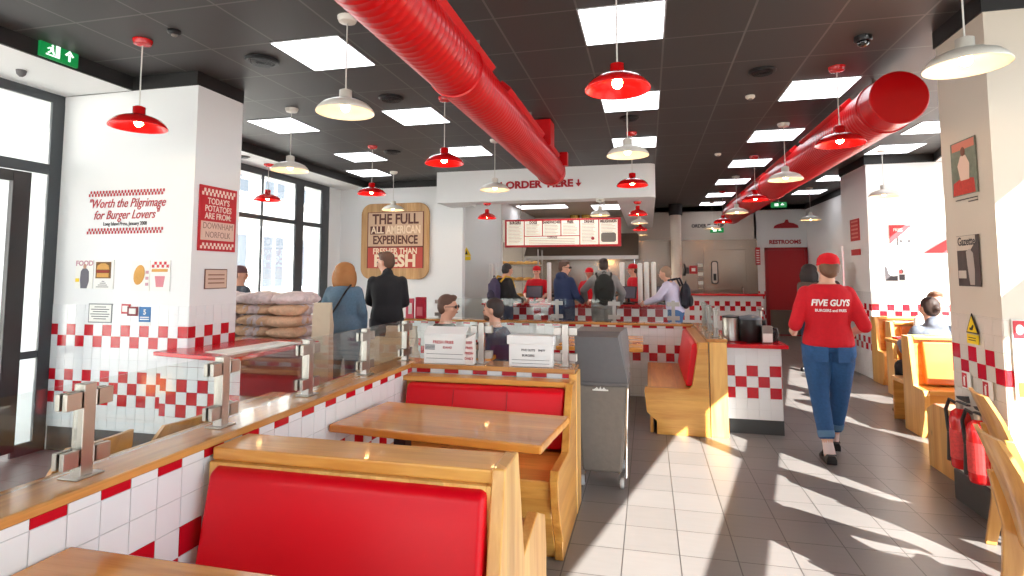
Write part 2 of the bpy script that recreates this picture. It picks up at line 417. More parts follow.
# --- back walls
struct(MB().box(-6.3, 2.65, 15.1, 15.3, 2.36, H).build('wall_back', mat('back_wall', (206, 196, 184), .6)))
sw = MB()
for i in range(9): sw.box(-6.3+i*.995+.004, -6.3+(i+1)*.995-.004, 15.08, 15.3, 0, 2.36)
struct(sw.build('wall_kitchen', STEELW))
struct(MB().box(-3.95, -3.85, 9.75, 11.25, 0, H).box(-3.95, -2.92, 11.25, 11.4, 0, H).build('wall_kitchen_side', mat('alcove_paint', (232, 232, 228), .6)))
struct(MB().box(2.6, 4.0, 15.1, 15.3, 0, H).build('wall_restroom', WHITE))
struct(MB().box(3.8, 3.95, 12.6, 15.2, 0, H).box(3.8, 3.95, 10.1, 11.6, 0, H).box(3.8, 3.95, 11.6, 12.6, 2.05, H).build('wall_right', WHITE))
struct(MB().box(3.1, 4.6, 9.1, 10.2, .0, H).build('wall_block', WHITE))
t = MB(); tiles(t, 'y', 9.1, 3.1, 4.55, .0, 1.24, lambda i, k: chk(i, k, (9, 10, 4, 5), 0), T, 3.1, Z0)
tiles(t, 'x', 3.1, 9.1, 10.2, .0, 1.24, lambda i, k: chk(i, k, (9, 10, 4, 5), 0), T, 9.1, Z0)
struct(t.build('wall_block_tiling', [WTILE, RTILE]))
t = MB(); tiles(t, 'x', 3.8, 12.6, 15.1, .0, 1.24, lambda i, k: chk(i, k, (9, 10, 4, 5), 0), T, 12.6, Z0)
tiles(t, 'y', 15.1, 2.6, 2.82, .0, 1.24, lambda i, k: chk(i, k, (9, 10, 4, 5), 0), T, 2.6, Z0)
struct(t.build('wall_restroom_tiling', [WTILE, RTILE]))
# restroom door and side door
dr = MB().box(2.88, 3.72, 15.03, 15.09, 0, 2.08)
struct(dr.build('door_2', mat('door_red', (168, 14, 26), .35), bevel=.005))
struct(MB().box(2.9, 3.7, 15.02, 15.03, .03, .62).build('door_2_kickplate', mat('kickplate', (120, 110, 100), .35, metal=.4)))
fr = MB(); fr.box(2.82, 2.88, 15.0, 15.1, 0, 2.14).box(3.72, 3.78, 15.0, 15.1, 0, 2.14).box(2.82, 3.78, 15.0, 15.1, 2.08, 2.14)
struct(fr.build('door_2_frame', mat('frame_red', (150, 14, 24), .4)))
struct(MB().box(3.83, 3.88, 11.65, 12.55, 0, 2.03).build('door_3', mat('door_red2', (168, 14, 26), .35)))
# right street front: dark frames with glass, slanted to the room
def fbar(mb, y0, y1, z0, z1, o0=2.26, o1=2.34):
    mb.prism([(fx(y0, o0), y0), (fx(y0, o1), y0), (fx(y1, o1), y1), (fx(y1, o0), y1)], 'z', z0, z1)
w = MB()
fbar(w, -1.6, 9.1, 3.08, H); fbar(w, -1.6, 9.1, 2.29, 2.47); fbar(w, -1.6, 9.1, 0, .1)
for y0 in (-1.6, 1.95, 3.75, 5.55, 7.35, 8.95): fbar(w, y0, y0+.1, .1, 3.08)
struct(w.build('window_3', DARKF))
g = MB(); fbar(g, -1.5, 9.0, .1, 3.08, 2.295, 2.303); struct(g.build('window_3_pane', PANE))
# street front behind the viewer, under an added sun-blocking slab
w = MB()
for x0 in (-5.1, -3.5, -1.9, -.3): w.box(x0, x0+.12, -1.66, -1.6, 0, S)
w.box(-5.1, -.2, -1.66, -1.6, 0, .1).box(-5.1, -.2, -1.66, -1.6, 2.36, 2.45).box(-5.1, -.2, -1.66, -1.6, 3.0, S)
struct(w.build('window_4', DARKF))
struct(MB().box(-5.0, -.25, -1.64, -1.63, .1, 3.0).build('window_4_pane', PANE))
struct(MB().box(-.2, 2.0, -1.7, -1.6, 0, H).box(-6.4, -5.1, -1.7, -1.6, 0, H).box(-5.1, -.2, -1.7, -1.6, S, H).build('wall_front', WHITE))
struct(MB().box(-6.4, 1.95, -5.2, -1.7, 3.1, 3.25).build('trim_sun_blocker', WHITE))  # unseen slab added outside to block sun through the front glass
# ---------------------------------------------------------------- outside
STONE = mat('pale_stone', (232, 230, 226), .8); STONED = mat('stone_window', (84, 90, 98), .4)
def building(x, y0, y1, z1, label, seed, face='+x', depth=6):
    b = thing('street_building', label, 'building', (x, (y0+y1)/2, 0), 'pale buildings across the street')
    MB().box(x-depth, x, y0, y1, -.1, z1).build('wall', STONE, b)
    n = 0
    y = y0+.8
    while y < y1-1.5:
        for z in (1.0, 4.4, 7.6):
            if z > z1-1.5: continue
            f = MB().box(x, x+.06, y, y+1.2, z, z+1.9).build('window', STONED, b, bevel=.02)
            MB().box(x+.06, x+.1, y+.56, y+.64, z, z+1.9).box(x+.05, x+.18, y-.1, y+1.3, z-.12, z).build('window_frame', STONE, f)
            n += 1
        y += 2.1
    MB().box(x, x+.22, y0, y1, 3.5, 3.75).build('cornice', STONE, b, bevel=.03)
    return b
building(-15, -8, 4, 10, 'pale stone building across the street, seen through the entrance glass', 1)
building(-14, 5, 26, 10, 'pale stone building across the street, seen through the large window behind the sacks', 2)
# ---------------------------------------------------------------- ceiling fittings
def light_panel(x, y, label, z=H, s=.54, sy=.57):
    o = thing('ceiling_light', label, 'light', (x, y, z), 'square ceiling light panels')
    MB().box(x-s/2-.012, x+s/2+.012, y-sy/2-.01, y+sy/2+.01, z-.006, z+.0).build('frame', mat_frame, o)
    MB().box(x-s/2, x+s/2, y-sy/2, y+sy/2, z-.011, z-.0062).build('diffuser', PANEL, o)
    return o
mat_frame = mat('panel_frame', (150, 148, 146), .5)
names = {0: 'nearest', 1: 'second', 2: 'third', 3: 'fourth', 4: 'fifth', 5: 'sixth', 6: 'farthest'}
for x, ys, row in [(-.136, (3.82, 5.62, 7.42), 'in the row above the grey bin'), (-2.4, (3.82, 5.62, 7.42), 'in the row left of the left duct'),
                   (-4.03, (5.62, 7.42), 'in the row nearest the left windows'),
                   (1.55, (5.62, 7.42, 9.22, 11.02, 12.82, 14.4), 'in the long row left of the right duct'), (3.3, (5.62, 7.42, 9.22-.6, 11.02, 12.82), 'in the row right of the right duct')]:
    for i, y in enumerate(ys): light_panel(x, y, f'white square light panel, {names[i]} {row}')
light_panel(-4.55, 8.65, 'dimmer square light panel in the corner before the wooden sign')
light_panel(-3.3, 10.5, 'light panel in the alcove ceiling left of the menu board', 3.02, .5, .5)
light_panel(-1.3, 10.2, 'big square light panel over the kitchen behind the header', 3.02, 1.1, 1.1)
light_panel(-2.3, 12.6, 'square light panel deep in the kitchen ceiling', 3.02, 1.1, .6)
light_panel(-.9, 13, 'square light panel at the kitchen rear right', 3.02, .6, .9)

def make_pendant(red, loc, label, zr=2.55, zc=H, sc=1.0, kind='ceiling'):
    o = thing('pendant_lamp', label, 'pendant lamp', loc, 'red enamel pendant lamps' if red else 'white enamel pendant lamps')
    x, y = loc[0], loc[1]; loc = Vector((x, y, 0))
    sh = REDP if red else CREAM
    r = .187*sc
    # bell shade, outer then inner surface
    prof_o = [(r, zr), (r*1.0, zr+.008), (r*.93, zr+.03), (r*.78, zr+.058), (r*.55, zr+.078), (r*.3, zr+.092), (r*.22, zr+.1), (r*.22, zr+.15), (r*.12, zr+.158)]
    prof_i = [(r*.1, zr+.094), (r*.28, zr+.088), (r*.54, zr+.074), (r*.76, zr+.054), (r*.91, zr+.026), (r*.985, zr+.003)]
    MB().lathe(prof_i+prof_o, (x, y, 0), 32, close=False).build('lamp_shade', sh, o, smooth='full')
    MB().lathe([(.028*sc, zr+.09), (.03*sc, zr+.06), (.02*sc, zr+.055)], (x, y, 0), 16).build('socket', CREAM, o, smooth=True)
    MB().ell((x, y, zr+.04), .03*sc, .03*sc, .034*sc).build('bulb', BULB, o, smooth=True)
    MB().tube([(x, y, zr+.15), (x, y, zc-.02)], .0045, 8).build('cord', CORD, o, smooth=True)
    MB().lathe([(.02, zc-.045), (.055, zc-.035), (.065, zc-.012), (.065, zc)], (x, y, 0), 20).build('ceiling_rose', sh, o, smooth=True)
    return o
lamps = [(1, -5.3, 7.05, 'window reflection of a red lamp behind the sacks, built as a small pendant lamp'),  # first entry: solid pendant modelled in place of a reflection in the pane
         (1, -3.555, 3.28, 'red pendant lamp before the white pillar at far left'),
         (0, -3.545, 5.05, 'cream pendant lamp hanging before the left window, right of the pillar'),
         (1, -3.545, 6.82, 'red pendant lamp hanging left above the wooden sign'),
         (0, -4.1, 8.65, 'small white pendant lamp hanging in front of the wooden sign'),
         (0, -1.91, 3.29, 'large cream pendant lamp left of the big red duct'),
         (1, -1.88, 5.07, 'red pendant lamp below the middle of the left duct'),
         (0, -1.86, 6.85, 'white pendant lamp at the left end of the header lettering'),
         (1, -.15, 3.23, 'large red pendant lamp in the centre, under the nearest light panel'),
         (0, -.155, 5.1, 'cream pendant lamp behind the large central red one'),
         (1, -.16, 6.88, 'red pendant lamp in front of the right end of the header'),
         (0, 1.6, 3.28, 'large white pendant lamp at upper right, beside the beige pillar'),
         (1, 1.545, 5.05, 'large red pendant lamp in front of the right duct end'),
         (0, 1.53, 6.86, 'white pendant lamp before the right duct, next behind the large red one'),
         (1, 1.53, 8.7, 'red pendant lamp before the right duct, between two white ones'),
         (0, 1.53, 10.45, 'white pendant lamp before the far half of the right duct'),
         (1, 1.53, 12.3, 'red pendant lamp near the far end of the right duct'),
         (0, 1.5, 14.0, 'small white pendant lamp near the back wall'),
         (0, 3.15, 8.62, 'white pendant lamp in front of the bright wall block'),
         (0, 3.15, 12.2, 'white pendant lamp to the right of the restroom lettering')]
for red_, x, y, lab in lamps: make_pendant(red_, (x, y, H if x > -5 else S), lab, zc=H if x > -5 else S)
for red_, x, y, lab in [(1, -2.6, 9.08, 'small red pendant lamp under the left end of the header'), (0, -.72, 9.06, 'white pendant lamp above the right end of the menu board'),
                  (1, -.14, 9.45, 'red pendant lamp under the header, nearest of its tight row'), (0, -.14, 11.1, 'white pendant lamp in the tight row under the header, behind the first red'),
                  (1, -.14, 12.8, 'second red pendant lamp in the tight row under the header'), (0, -.14, 14.4, 'farthest white pendant lamp in the tight row under the header')]:
    make_pendant(red_, (x, y, 2.68), lab, 2.455 if y > 9.2 else 2.42, 2.68, .85)

def disc_thing(name, lab, cat, x, y, r, m, z=H, hgt=.02):
    o = thing(name, lab, cat, (x, y, z))
    MB().lathe([(r, z), (r, z-hgt*.5), (r*.92, z-hgt)], (x, y, 0), 28).build('ring', m, o, smooth=True)
    g = MB()
    for k in range(4): g.lathe([(r*(.8-.18*k), z-hgt), (r*(.8-.18*k), z-hgt-.006), (r*(.72-.18*k), z-hgt-.006), (r*(.72-.18*k), z-hgt)], (x, y, 0), 24)
    g.build('grille', BLK, o, smooth=True)
    return o
disc_thing('ceiling_speaker', 'round black ceiling speaker above the cream lamp at the left', 'speaker', -2.963, 3.82, .13, BLK)
disc_thing('ceiling_vent', 'round black ceiling vent behind the large cream pendant lamp', 'vent', -2.39, 4.96, .12, BLK)
disc_thing('ceiling_vent', 'round black ceiling vent behind the red lamp at the left rear', 'vent', -3.44, 7.2, .12, BLK)
disc_thing('ceiling_vent', 'round black ceiling vent between the centre and right light rows', 'vent', .965, 5.0, .11, BLK)
disc_thing('ceiling_vent', 'round black ceiling vent just before the header', 'vent', -.16, 6.2, .11, BLK)
disc_thing('soffit_vent', 'small grey disc on the white soffit behind the exit sign', 'vent', -5.3, 6.5, .1, GREYP, S, .01)
for x, y, lab in [(.985, 5.7, 'small round smoke detector behind the black vent'), (1.0, 8.4, 'small smoke detector far back on the black ceiling'), (-3.2, 3.2, 'small sprinkler head on the ceiling by the left pillar')]:
    o = thing('smoke_detector', lab, 'smoke detector', (x, y, H))
    MB().lathe([(.045, H), (.045, H-.015), (.03, H-.03)], (x, y, 0), 18).build('base', CREAM if x > 0 else BLK, o, smooth=True)
    MB().ell((x, y, H-.032), .02, .02, .012).build('sensor', GREYP, o, smooth=True)
o = thing('dome_camera', 'black dome security camera above the right pendant lamps', 'camera', (1.538, 4.44, H))
MB().lathe([(.06, H), (.06, H-.025), (.052, H-.035)], (1.538, 4.44, 0), 22).build('base', BLK, o, smooth=True)
MB().ell((1.538, 4.44, H-.04), .042, .042, .035).build('dome', mat('smoked_dome', (14, 14, 16), .05, coat=1), o, smooth=True)
o = thing('soffit_sensor', 'small grey sensor hanging under the white soffit near the exit sign', 'sensor', (-4.72, 3.3, S))
MB().lathe([(.035, S), (.03, S-.03), (.012, S-.05)], (-4.72, 3.3, 0), 16).build('body', GREYD, o, smooth=True)

# exit sign on the bulkhead
o = thing('exit_sign', 'green emergency exit sign with running figure and arrow, upper left', 'exit sign', (-4.28, 3.25, 3.09))
MB().box(-4.3, -4.275, 3.105, 3.39, 3.09, 3.215).build('housing', GREEN, o, bevel=.003)
pg = MB()
def yz(pts): pg.prism(pts, 'x', -4.275, -4.271)
# arrow
yz([(3.31, 3.115), (3.325, 3.115), (3.325, 3.165), (3.31, 3.165)]); yz([(3.283, 3.16), (3.3175, 3.2), (3.352, 3.16), (3.34, 3.152), (3.3175, 3.178), (3.295, 3.152)])
# door and runner
yz([(3.145, 3.11), (3.245, 3.11), (3.245, 3.12), (3.145, 3.12)]); yz([(3.215, 3.12), (3.245, 3.12), (3.245, 3.2), (3.215, 3.2)])
pg.ell((-4.273, 3.19, 3.188), .002, .009, .009)
yz([(3.165, 3.172), (3.195, 3.178), (3.2, 3.15), (3.21, 3.128), (3.2, 3.125), (3.185, 3.145), (3.165, 3.125), (3.155, 3.13), (3.178, 3.152), (3.172, 3.165), (3.158, 3.155), (3.152, 3.16)])
pg.build('pictogram', EXITW, o)
MB().box(-4.274, -4.27, 3.265, 3.268, 3.1, 3.205).build('divider', GREEN, o)
for i, (x, y, z, lab) in enumerate([(2.83, 13.4, 2.95, 'small green exit sign hanging before the restroom wall'), (1.7, 14.9, 2.52, 'small green exit sign above the kitchen doorway')]):
    o = thing('exit_sign', lab, 'exit sign', (x, y, z))
    MB().box(x-.16, x+.16, y-.02, y+.02, z, z+.12).build('housing', GREEN, o, bevel=.004)
    MB().box(x-.09, x-.01, y-.026, y-.02, z+.03, z+.09).prism([(x+.03, z+.05), (x+.07, z+.1), (x+.11, z+.05)], 'y', y-.026, y-.02).build('pictogram', EXITW, o)
    MB().box(x-.005, x+.005, y-.005, y+.005, z+.12, H if i == 0 else z+.3).build('bracket', STEEL, o)

# ---------------------------------------------------------------- ducts
def duct(name, lab, X, Z, r, y0, y1, side):
    o = thing(name, lab, 'air duct', (X, (y0+y1)/2, Z-r))
    mb = MB(); n = 40
    prof = [(0.001, y0), (r*.96, y0), (r, y0+.008)]
    y = y0+.2
    while y < y1-.1:
        prof += [(r, y-.008), (r+.0014, y-.004), (r+.0014, y+.004), (r, y+.008)]; y += .06
    prof += [(r, y1-.04), (r*.95, y1-.01), (r*.8, y1), (0.001, y1)]
    mb.lathe([(a, b) for a, b in prof], (0, 0, 0), n, close=False)
    mb.xf(Matrix.Translation((X, 0, Z)) @ Matrix(((1, 0, 0, 0), (0, 0, 1, 0), (0, -1, 0, 0), (0, 0, 0, 1))))
    # lathe axis z -> +y
    mb.build('duct_tube', DUCTM, o, smooth=True)
    # collars
    for yy in (y0+.3, (y0+y1)/2, y1-.18):
        c = MB(); 
        c.lathe([(r+.002, yy-.03), (r+.012, yy-.026), (r+.012, yy+.026), (r+.002, yy+.03)], (0, 0, 0), n, close=False)
        c.xf(Matrix.Translation((X, 0, Z)) @ Matrix(((1, 0, 0, 0), (0, 0, 1, 0), (0, -1, 0, 0), (0, 0, 0, 1))))
        c.build('collar', DUCTM, o, smooth=True)
    # air register rails running along the upper side
    a0 = R(48) if side > 0 else R(132)
    L = MB()
    y = y0+.7
    while y < y1-.6:
        seg = min(1.5, y1-.5-y)
        bx = MB(); bx.box(-.05, .05, y, y+seg, r-.015, r+.035)
        for k in range(int(seg/.05)): bx.box(-.035, .035, y+.02+k*.05, y+.045+k*.05, r+.035, r+.038)
        bx.xf(Matrix.Translation((X, 0, Z)) @ Matrix.Rotation(PI/2-a0, 4, 'Y'))
        bx.build('air_register', DUCTM, o, bevel=.003)
        y += seg+.45
    # straps up to the ceiling
    for yy in [y0+.5+k*1.9 for k in range(int((y1-y0-.4)/1.9)+1)]:
        if yy < y1-.1: MB().box(X-.012, X+.012, yy-.004, yy+.004, Z+r-.01, H).build('hanger', STEEL, o)
    return o
dl = duct('air_duct', 'big shiny red round air duct running to the order header', -1.175, 2.805, .175, -.45, 7.2, 1)
# square branch box near its far end
MB().box(-1.2, -1.0, 6.0, 6.25, 2.9, 3.19).build('branch_box', DUCTM, dl, bevel=.008)
MB().box(-1.05, -.95, 6.95, 7.05, 2.85, 3.02).build('branch_box', DUCTM, dl, bevel=.006)
duct('air_duct', 'red round air duct with flat end cap running along the right lamps', 1.95, 2.885, .212, 4.95, 14.2, -1)

# ================================================================ LOW TILED PARTITIONS WITH GLASS
def redsA(i, k):          # inner face of the long partition
    if k == 0: return i % 2 == 0
    return k in (-3, -4, -5) and (i+k) % 2 == 1
t = MB()
struct(MB().box(-1.75, -1.584, -.4, 3.85, 0, .858).build('wall_partition', GROUT, origin=(0, 0, 0)))
tiles(t, 'x', -1.584, -.4, 3.85, 0, .862, lambda i, k: (k == 8 and i % 2 == 0) or (k in (5, 4, 3) and (i+k) % 2 == 0), .1, 1.197-16*.1, .031, out=1)
tiles(t, 'x', -1.75, -.4, 3.85, 0, .862, lambda i, k: (k == 8 and i % 2 == 0) or (k in (5, 4, 3) and (i+k) % 2 == 0), .1, 1.197-16*.1, .031, out=-1)
struct(t.build('wall_partition_tiling', [WTILE, RTILE]))
tag(MB().box(-1.775, -1.575, -.42, 3.88, .862, .892).build('partition_cap', CAPW, bevel=.004), 'long wooden cap rail on the tiled half wall at lower left', 'cap rail')
struct(MB().box(-1.58, -.5, 3.67, 3.85, 0, .858).build('wall_partition_rear', GROUT))
t = MB(); tiles(t, 'y', 3.67, -1.58, -.5, 0, .862, lambda i, k: k == 8 and i % 2 == 0, .1, -1.545, .031)
tiles(t, 'y', 3.85, -1.58, -.5, 0, .862, lambda i, k: k == 8 and i % 2 == 0, .1, -1.545, .031, out=1)
struct(t.build('wall_partition_rear_tiling', [WTILE, RTILE]))
capr = MB().box(-1.574, -.46, 3.64, 3.88, .862, .892).build('partition_cap', CAPWX, bevel=.004)
tag(capr, 'wooden cap rail on the half wall behind the red booth, under the white boxes', 'cap rail')
MB().box(-.5, -.452, 3.66, 3.87, 0, .862).build('end_post', PINEZ, capr, bevel=.004)
# rear partition further back and its return beside the third booth
struct(MB().box(-3.4, .62, 7.25, 7.4, 0, .858).build('wall_partition_mid', GROUT))
t = MB(); tiles(t, 'y', 7.25, -3.4, .6, 0, .862, lambda i, k: (k == 8 and i % 2 == 0) or (k in (5, 4) and (i+k) % 2 == 0), .1, -3.4, .031)
struct(t.build('wall_partition_mid_tiling', [WTILE, RTILE]))
tag(MB().box(-3.42, .52, 7.22, 7.43, .862, .892).build('partition_cap', CAPWX, bevel=.004), 'wooden cap rail on the far half wall in front of the order counter', 'cap rail')
struct(MB().box(.54, .69, 5.66, 7.4, 0, .858).build('wall_partition_return', GROUT))
pc = MB().box(.525, .71, 5.64, 7.43, .862, .892).build('partition_cap', CAPW, bevel=.004)
tag(pc, 'wooden cap rail running back from the counter beside the third booth', 'cap rail')
MB().box(.545, .7, 5.615, 5.655, 0, .862).build('end_panel', PINEZ, pc, bevel=.004)

def make_post(loc, axis, label, grp):
    """square steel post with four glass clamps; axis: direction the glass runs"""
    o = thing('glass_post', label, 'glass post', loc, grp)
    x, y, z = loc
    MB().box(x-.02, x+.02, y-.02, y+.02, z, z+.275).build('post', STEEL, o, bevel=.002)
    MB().box(x-.038, x+.038, y-.045, y+.045, z, z+.005).build('base_plate', STEEL, o, bevel=.002)
    for zz in (z+.035, z+.205):
        for s in (-1, 1):
            m = MB()
            if axis == 'y': m.box(x-.022, x-.006, y+s*.02, y+s*.075, zz, zz+.05).box(x+.006, x+.022, y+s*.02, y+s*.075, zz, zz+.05).box(x-.022, x+.022, y+s*.018, y+s*.03, zz, zz+.05)
            else: m.box(x+s*.02, x+s*.075, y-.022, y-.006, zz, zz+.05).box(x+s*.02, x+s*.075, y+.006, y+.022, zz, zz+.05).box(x+s*.018, x+s*.03, y-.022, y+.022, zz, zz+.05)
            m.build('clamp', STEEL, o, bevel=.002)
    return o
py = [1.41, 1.985, 2.58, 3.18, 3.765]
nm = ['nearest steel glass post at the lower left', 'second steel glass post on the long rail', 'third steel glass post on the long rail', 'fourth steel glass post on the long rail, by the grey bag', 'corner steel glass post where the two rails meet']
for y, l in zip(py, nm): make_post((-1.675, y, .892), 'y', l, 'steel posts along the glass screens')
for x, l in [(-1.11, 'steel glass post between the two white boxes'), (-.535, 'steel glass post at the wooden end post beside the grey bin')]:
    make_post((x, 3.76, .892), 'x', l, 'steel posts along the glass screens')
def pane(name, lab, x0, x1, y0, y1, z0=.915, z1=1.172):
    return tag(MB().box(x0, x1, y0, y1, z0, z1).build(name, GLASS), lab, 'glass screen', 'clear glass screens on the half walls')
pane('glass_screen', 'clear glass screen nearest the viewer on the long rail', -1.681, -1.669, .3, 1.385)
for i, l in enumerate(['first to second', 'second to third', 'third to fourth', 'fourth to corner']):
    pane('glass_screen', f'clear glass screen from the {l} post of the long rail', -1.681, -1.669, py[i]+.03, py[i+1]-.03)
pane('glass_screen', 'clear glass screen behind the left white box', -1.64, -1.145, 3.754, 3.766)
pane('glass_screen', 'clear glass screen behind the right white box', -1.075, -.57, 3.754, 3.766)
mid = [(-2.75, 'leftmost of the far row, beside the seated man'), (-1.95, 'of the far row, between the two seated men'), (-1.15, 'of the far row, in front of the man in navy'), (-.42, 'of the far row, in front of the grey hooded man'), (.3, 'of the far row, before the man in the pale shirt')]
for x, l in mid: make_post((x, 7.32, .892), 'x', 'steel glass post '+l, 'steel posts along the glass screens')
for i in range(4): pane('glass_screen', f'clear glass screen of the far row, number {"one two three four".split()[i]} from the left', mid[i][0]+.04, mid[i+1][0]-.04, 7.314, 7.326)
for y, l in [(5.85, 'nearest'), (6.4, 'middle'), (7.0, 'farthest')]: make_post((.63, y, .892), 'y', f'{l} steel glass post on the rail beside the third booth', 'steel posts along the glass screens')
pane('glass_screen', 'near clear glass screen on the rail beside the third booth', .624, .636, 5.89, 6.36)
pane('glass_screen', 'far clear glass screen on the rail beside the third booth', .624, .636, 6.44, 6.96)

# ================================================================ BOOTHS
def bevelled(mb, name, m, o, w=.006, **k): return mb.build(name, m, o, bevel=w, **k)
def cushion(o, x0, x1, quad, name='back_cushion', seams=()):
    """padded slab; quad: 4 (y,z) points of its section"""
    m = MB(); m.prism(quad, 'x', x0, x1)
    c = m.build(name, REDV, o, bevel=.022, seg=5, smooth='full')
    return c
# --- near double booth
o = thing('booth_bench', 'double-sided pine booth bench with wide red back cushion, nearest the viewer', 'booth', (-1.0, 1.9, 0))
bevelled(MB().box(-1.565, -.5, 1.82, 2.01, .82, .865), 'top_rail', PINE, o, .006)
bevelled(MB().prism([(1.86, .05), (1.97, .05), (1.955, .82), (1.875, .82)], 'x', -1.565, -.5), 'backboard', PINE, o)
prof = [(1.24, 0), (1.24, .3), (1.2, .43), (1.3, .5), (1.72, .476), (1.815, .872), (2.005, .872), (2.10, .476), (2.36, .525), (2.53, .45), (2.56, .3), (2.55, .0)]
bevelled(MB().prism(prof, 'x', -.5, -.455), 'end_panel', PINEZ, o, .005)
bevelled(MB().box(-1.565, -.5, 1.28, 1.86, .40, .44), 'seat', PINE, o)
bevelled(MB().box(-1.565, -.5, 1.97, 2.5, .40, .44), 'seat', PINE, o)
bevelled(MB().box(-1.565, -.5, 1.3, 1.33, 0, .4).box(-1.565, -.5, 2.45, 2.48, 0, .4), 'seat_front', PINE, o)
bevelled(MB().box(-1.56, -1.525, 1.80, 1.86, .44, .82).box(-.515, -.5, 1.80, 1.86, .44, .82).box(-1.525, -.515, 1.80, 1.83, .8, .82), 'cushion_frame', PINEZ, o, .003)
cushion(o, -1.535, -.512, [(1.70, .45), (1.86, .45), (1.86, .805), (1.80, .81), (1.765, .795)])
cushion(o, -1.53, -.512, [(2.12, .45), (1.97, .45), (1.97, .79), (2.02, .795), (2.055, .78)])
# --- second booth (faces the viewer)
o = thing('booth_bench', 'pine booth bench with long red back cushion facing the viewer, behind the first table', 'booth', (-1.0, 3.3, 0))
bevelled(MB().box(-1.58, -.47, 3.52, 3.645, .8, .832), 'top_rail', PINE, o, .004)
bevelled(MB().box(-1.58, -.47, 3.58, 3.645, .05, .8), 'backboard', PINE, o)
bevelled(MB().prism([(3.06, 0), (3.06, .1), (2.99, .2), (2.93, .32), (2.9, .46), (2.93, .5), (3.3, .485), (3.50, .828), (3.645, .828), (3.645, 0)], 'x', -.5, -.455), 'end_panel', PINEY, o, .005)
bevelled(MB().box(-1.58, -.5, 2.93, 3.58, .40, .445), 'seat', PINE, o)
bevelled(MB().prism([(3.09, 0), (3.12, 0), (3.0, .2), (2.98, .4), (2.95, .4), (2.96, .25)], 'x', -1.58, -.5), 'seat_front', PINE, o, .003)
xs = [-1.565, -1.21, -.86, -.515]
cu = MB(); cu.prism([(3.40, .46), (3.57, .46), (3.57, .79), (3.51, .795), (3.475, .78)], 'x', -1.535, -.508)
c2 = cu.build('back_cushion', REDV, o, bevel=.02, seg=5, smooth='full')
sm_ = MB()
for x in xs[1:3]: sm_.prism([(3.396, .5), (3.402, .5), (3.474, .77), (3.468, .77)], 'x', x-.002, x+.002)
sm_.build('seam', mat('seam_red', (184, 4, 24), .5), c2)
# --- third booth (faces left), seat along Y
o = thing('booth_bench', 'pine booth bench with red back cushion turned sideways, left of the tiled counter', 'booth', (.2, 6.4, 0))
bevelled(MB().prism([(.06, 0), (.06, .12), (-.03, .2), (-.05, .4), (-.04, .43), (.36, .43), (.385, .46), (.455, .86), (.535, .86), (.535, 0)], 'y', 5.6, 5.65), 'end_panel', PINE, o, .004)
bevelled(MB().box(-.02, .5, 5.65, 7.2, .39, .425), 'seat', PINEY, o)
bevelled(MB().box(.44, .535, 5.65, 7.2, .05, .855), 'backboard', PINEY, o)
bevelled(MB().box(.0, .03, 5.65, 7.2, 0, .39), 'seat_front', PINEY, o)
m = MB(); m.prism([(.33, .44), (.45, .44), (.46, .83), (.425, .845), (.395, .83)], 'y', 5.67, 7.15)
m.build('back_cushion', REDV, o, bevel=.02, seg=5, smooth='full')
# --- tables
def table(x0, x1, y0, y1, z, label, legs, m=TABLE):
    o = thing('dining_table', label, 'table', ((x0+x1)/2, (y0+y1)/2, 0))
    bevelled(MB().box(x0, x1, y0, y1, z-.04, z), 'tabletop', m, o, .008)
    for lx, ly in legs:
        MB().box(lx-.035, lx+.035, ly-.035, ly+.035, .03, z-.05).build('leg', BLK, o, bevel=.004)
        MB().box(lx-.2, lx+.2, ly-.03, ly+.03, 0, .03).box(lx-.03, lx+.03, ly-.2, ly+.2, 0, .03).build('foot', BLK, o, bevel=.004)
        MB().box(lx-.12, lx+.12, ly-.12, ly+.12, z-.05, z-.04).build('bracket', BLK, o)
    return o
tq = table(-.565, .545, -.275, .275, .745, 'glossy pine table between the two red booths', [(-.3, .0)])
tq.location = (-.995, 2.84, 0); tq.rotation_euler = (0, 0, R(-5.5))
tb = table(-1.575, -.44, .62, 1.31, .745, 'glossy pine table at the bottom left corner of the view', [(-1.3, .95)])
table(-.95, -.06, 5.95, 7.15, .745, 'pine table against the far half wall, behind the grey bin', [(-.5, 6.6)])
table(-2.36, -1.78, 2.45, 3.25, .745, 'sunlit pale wooden table on the other side of the glass rail', [(-2.05, 2.85)], m=CAPW)

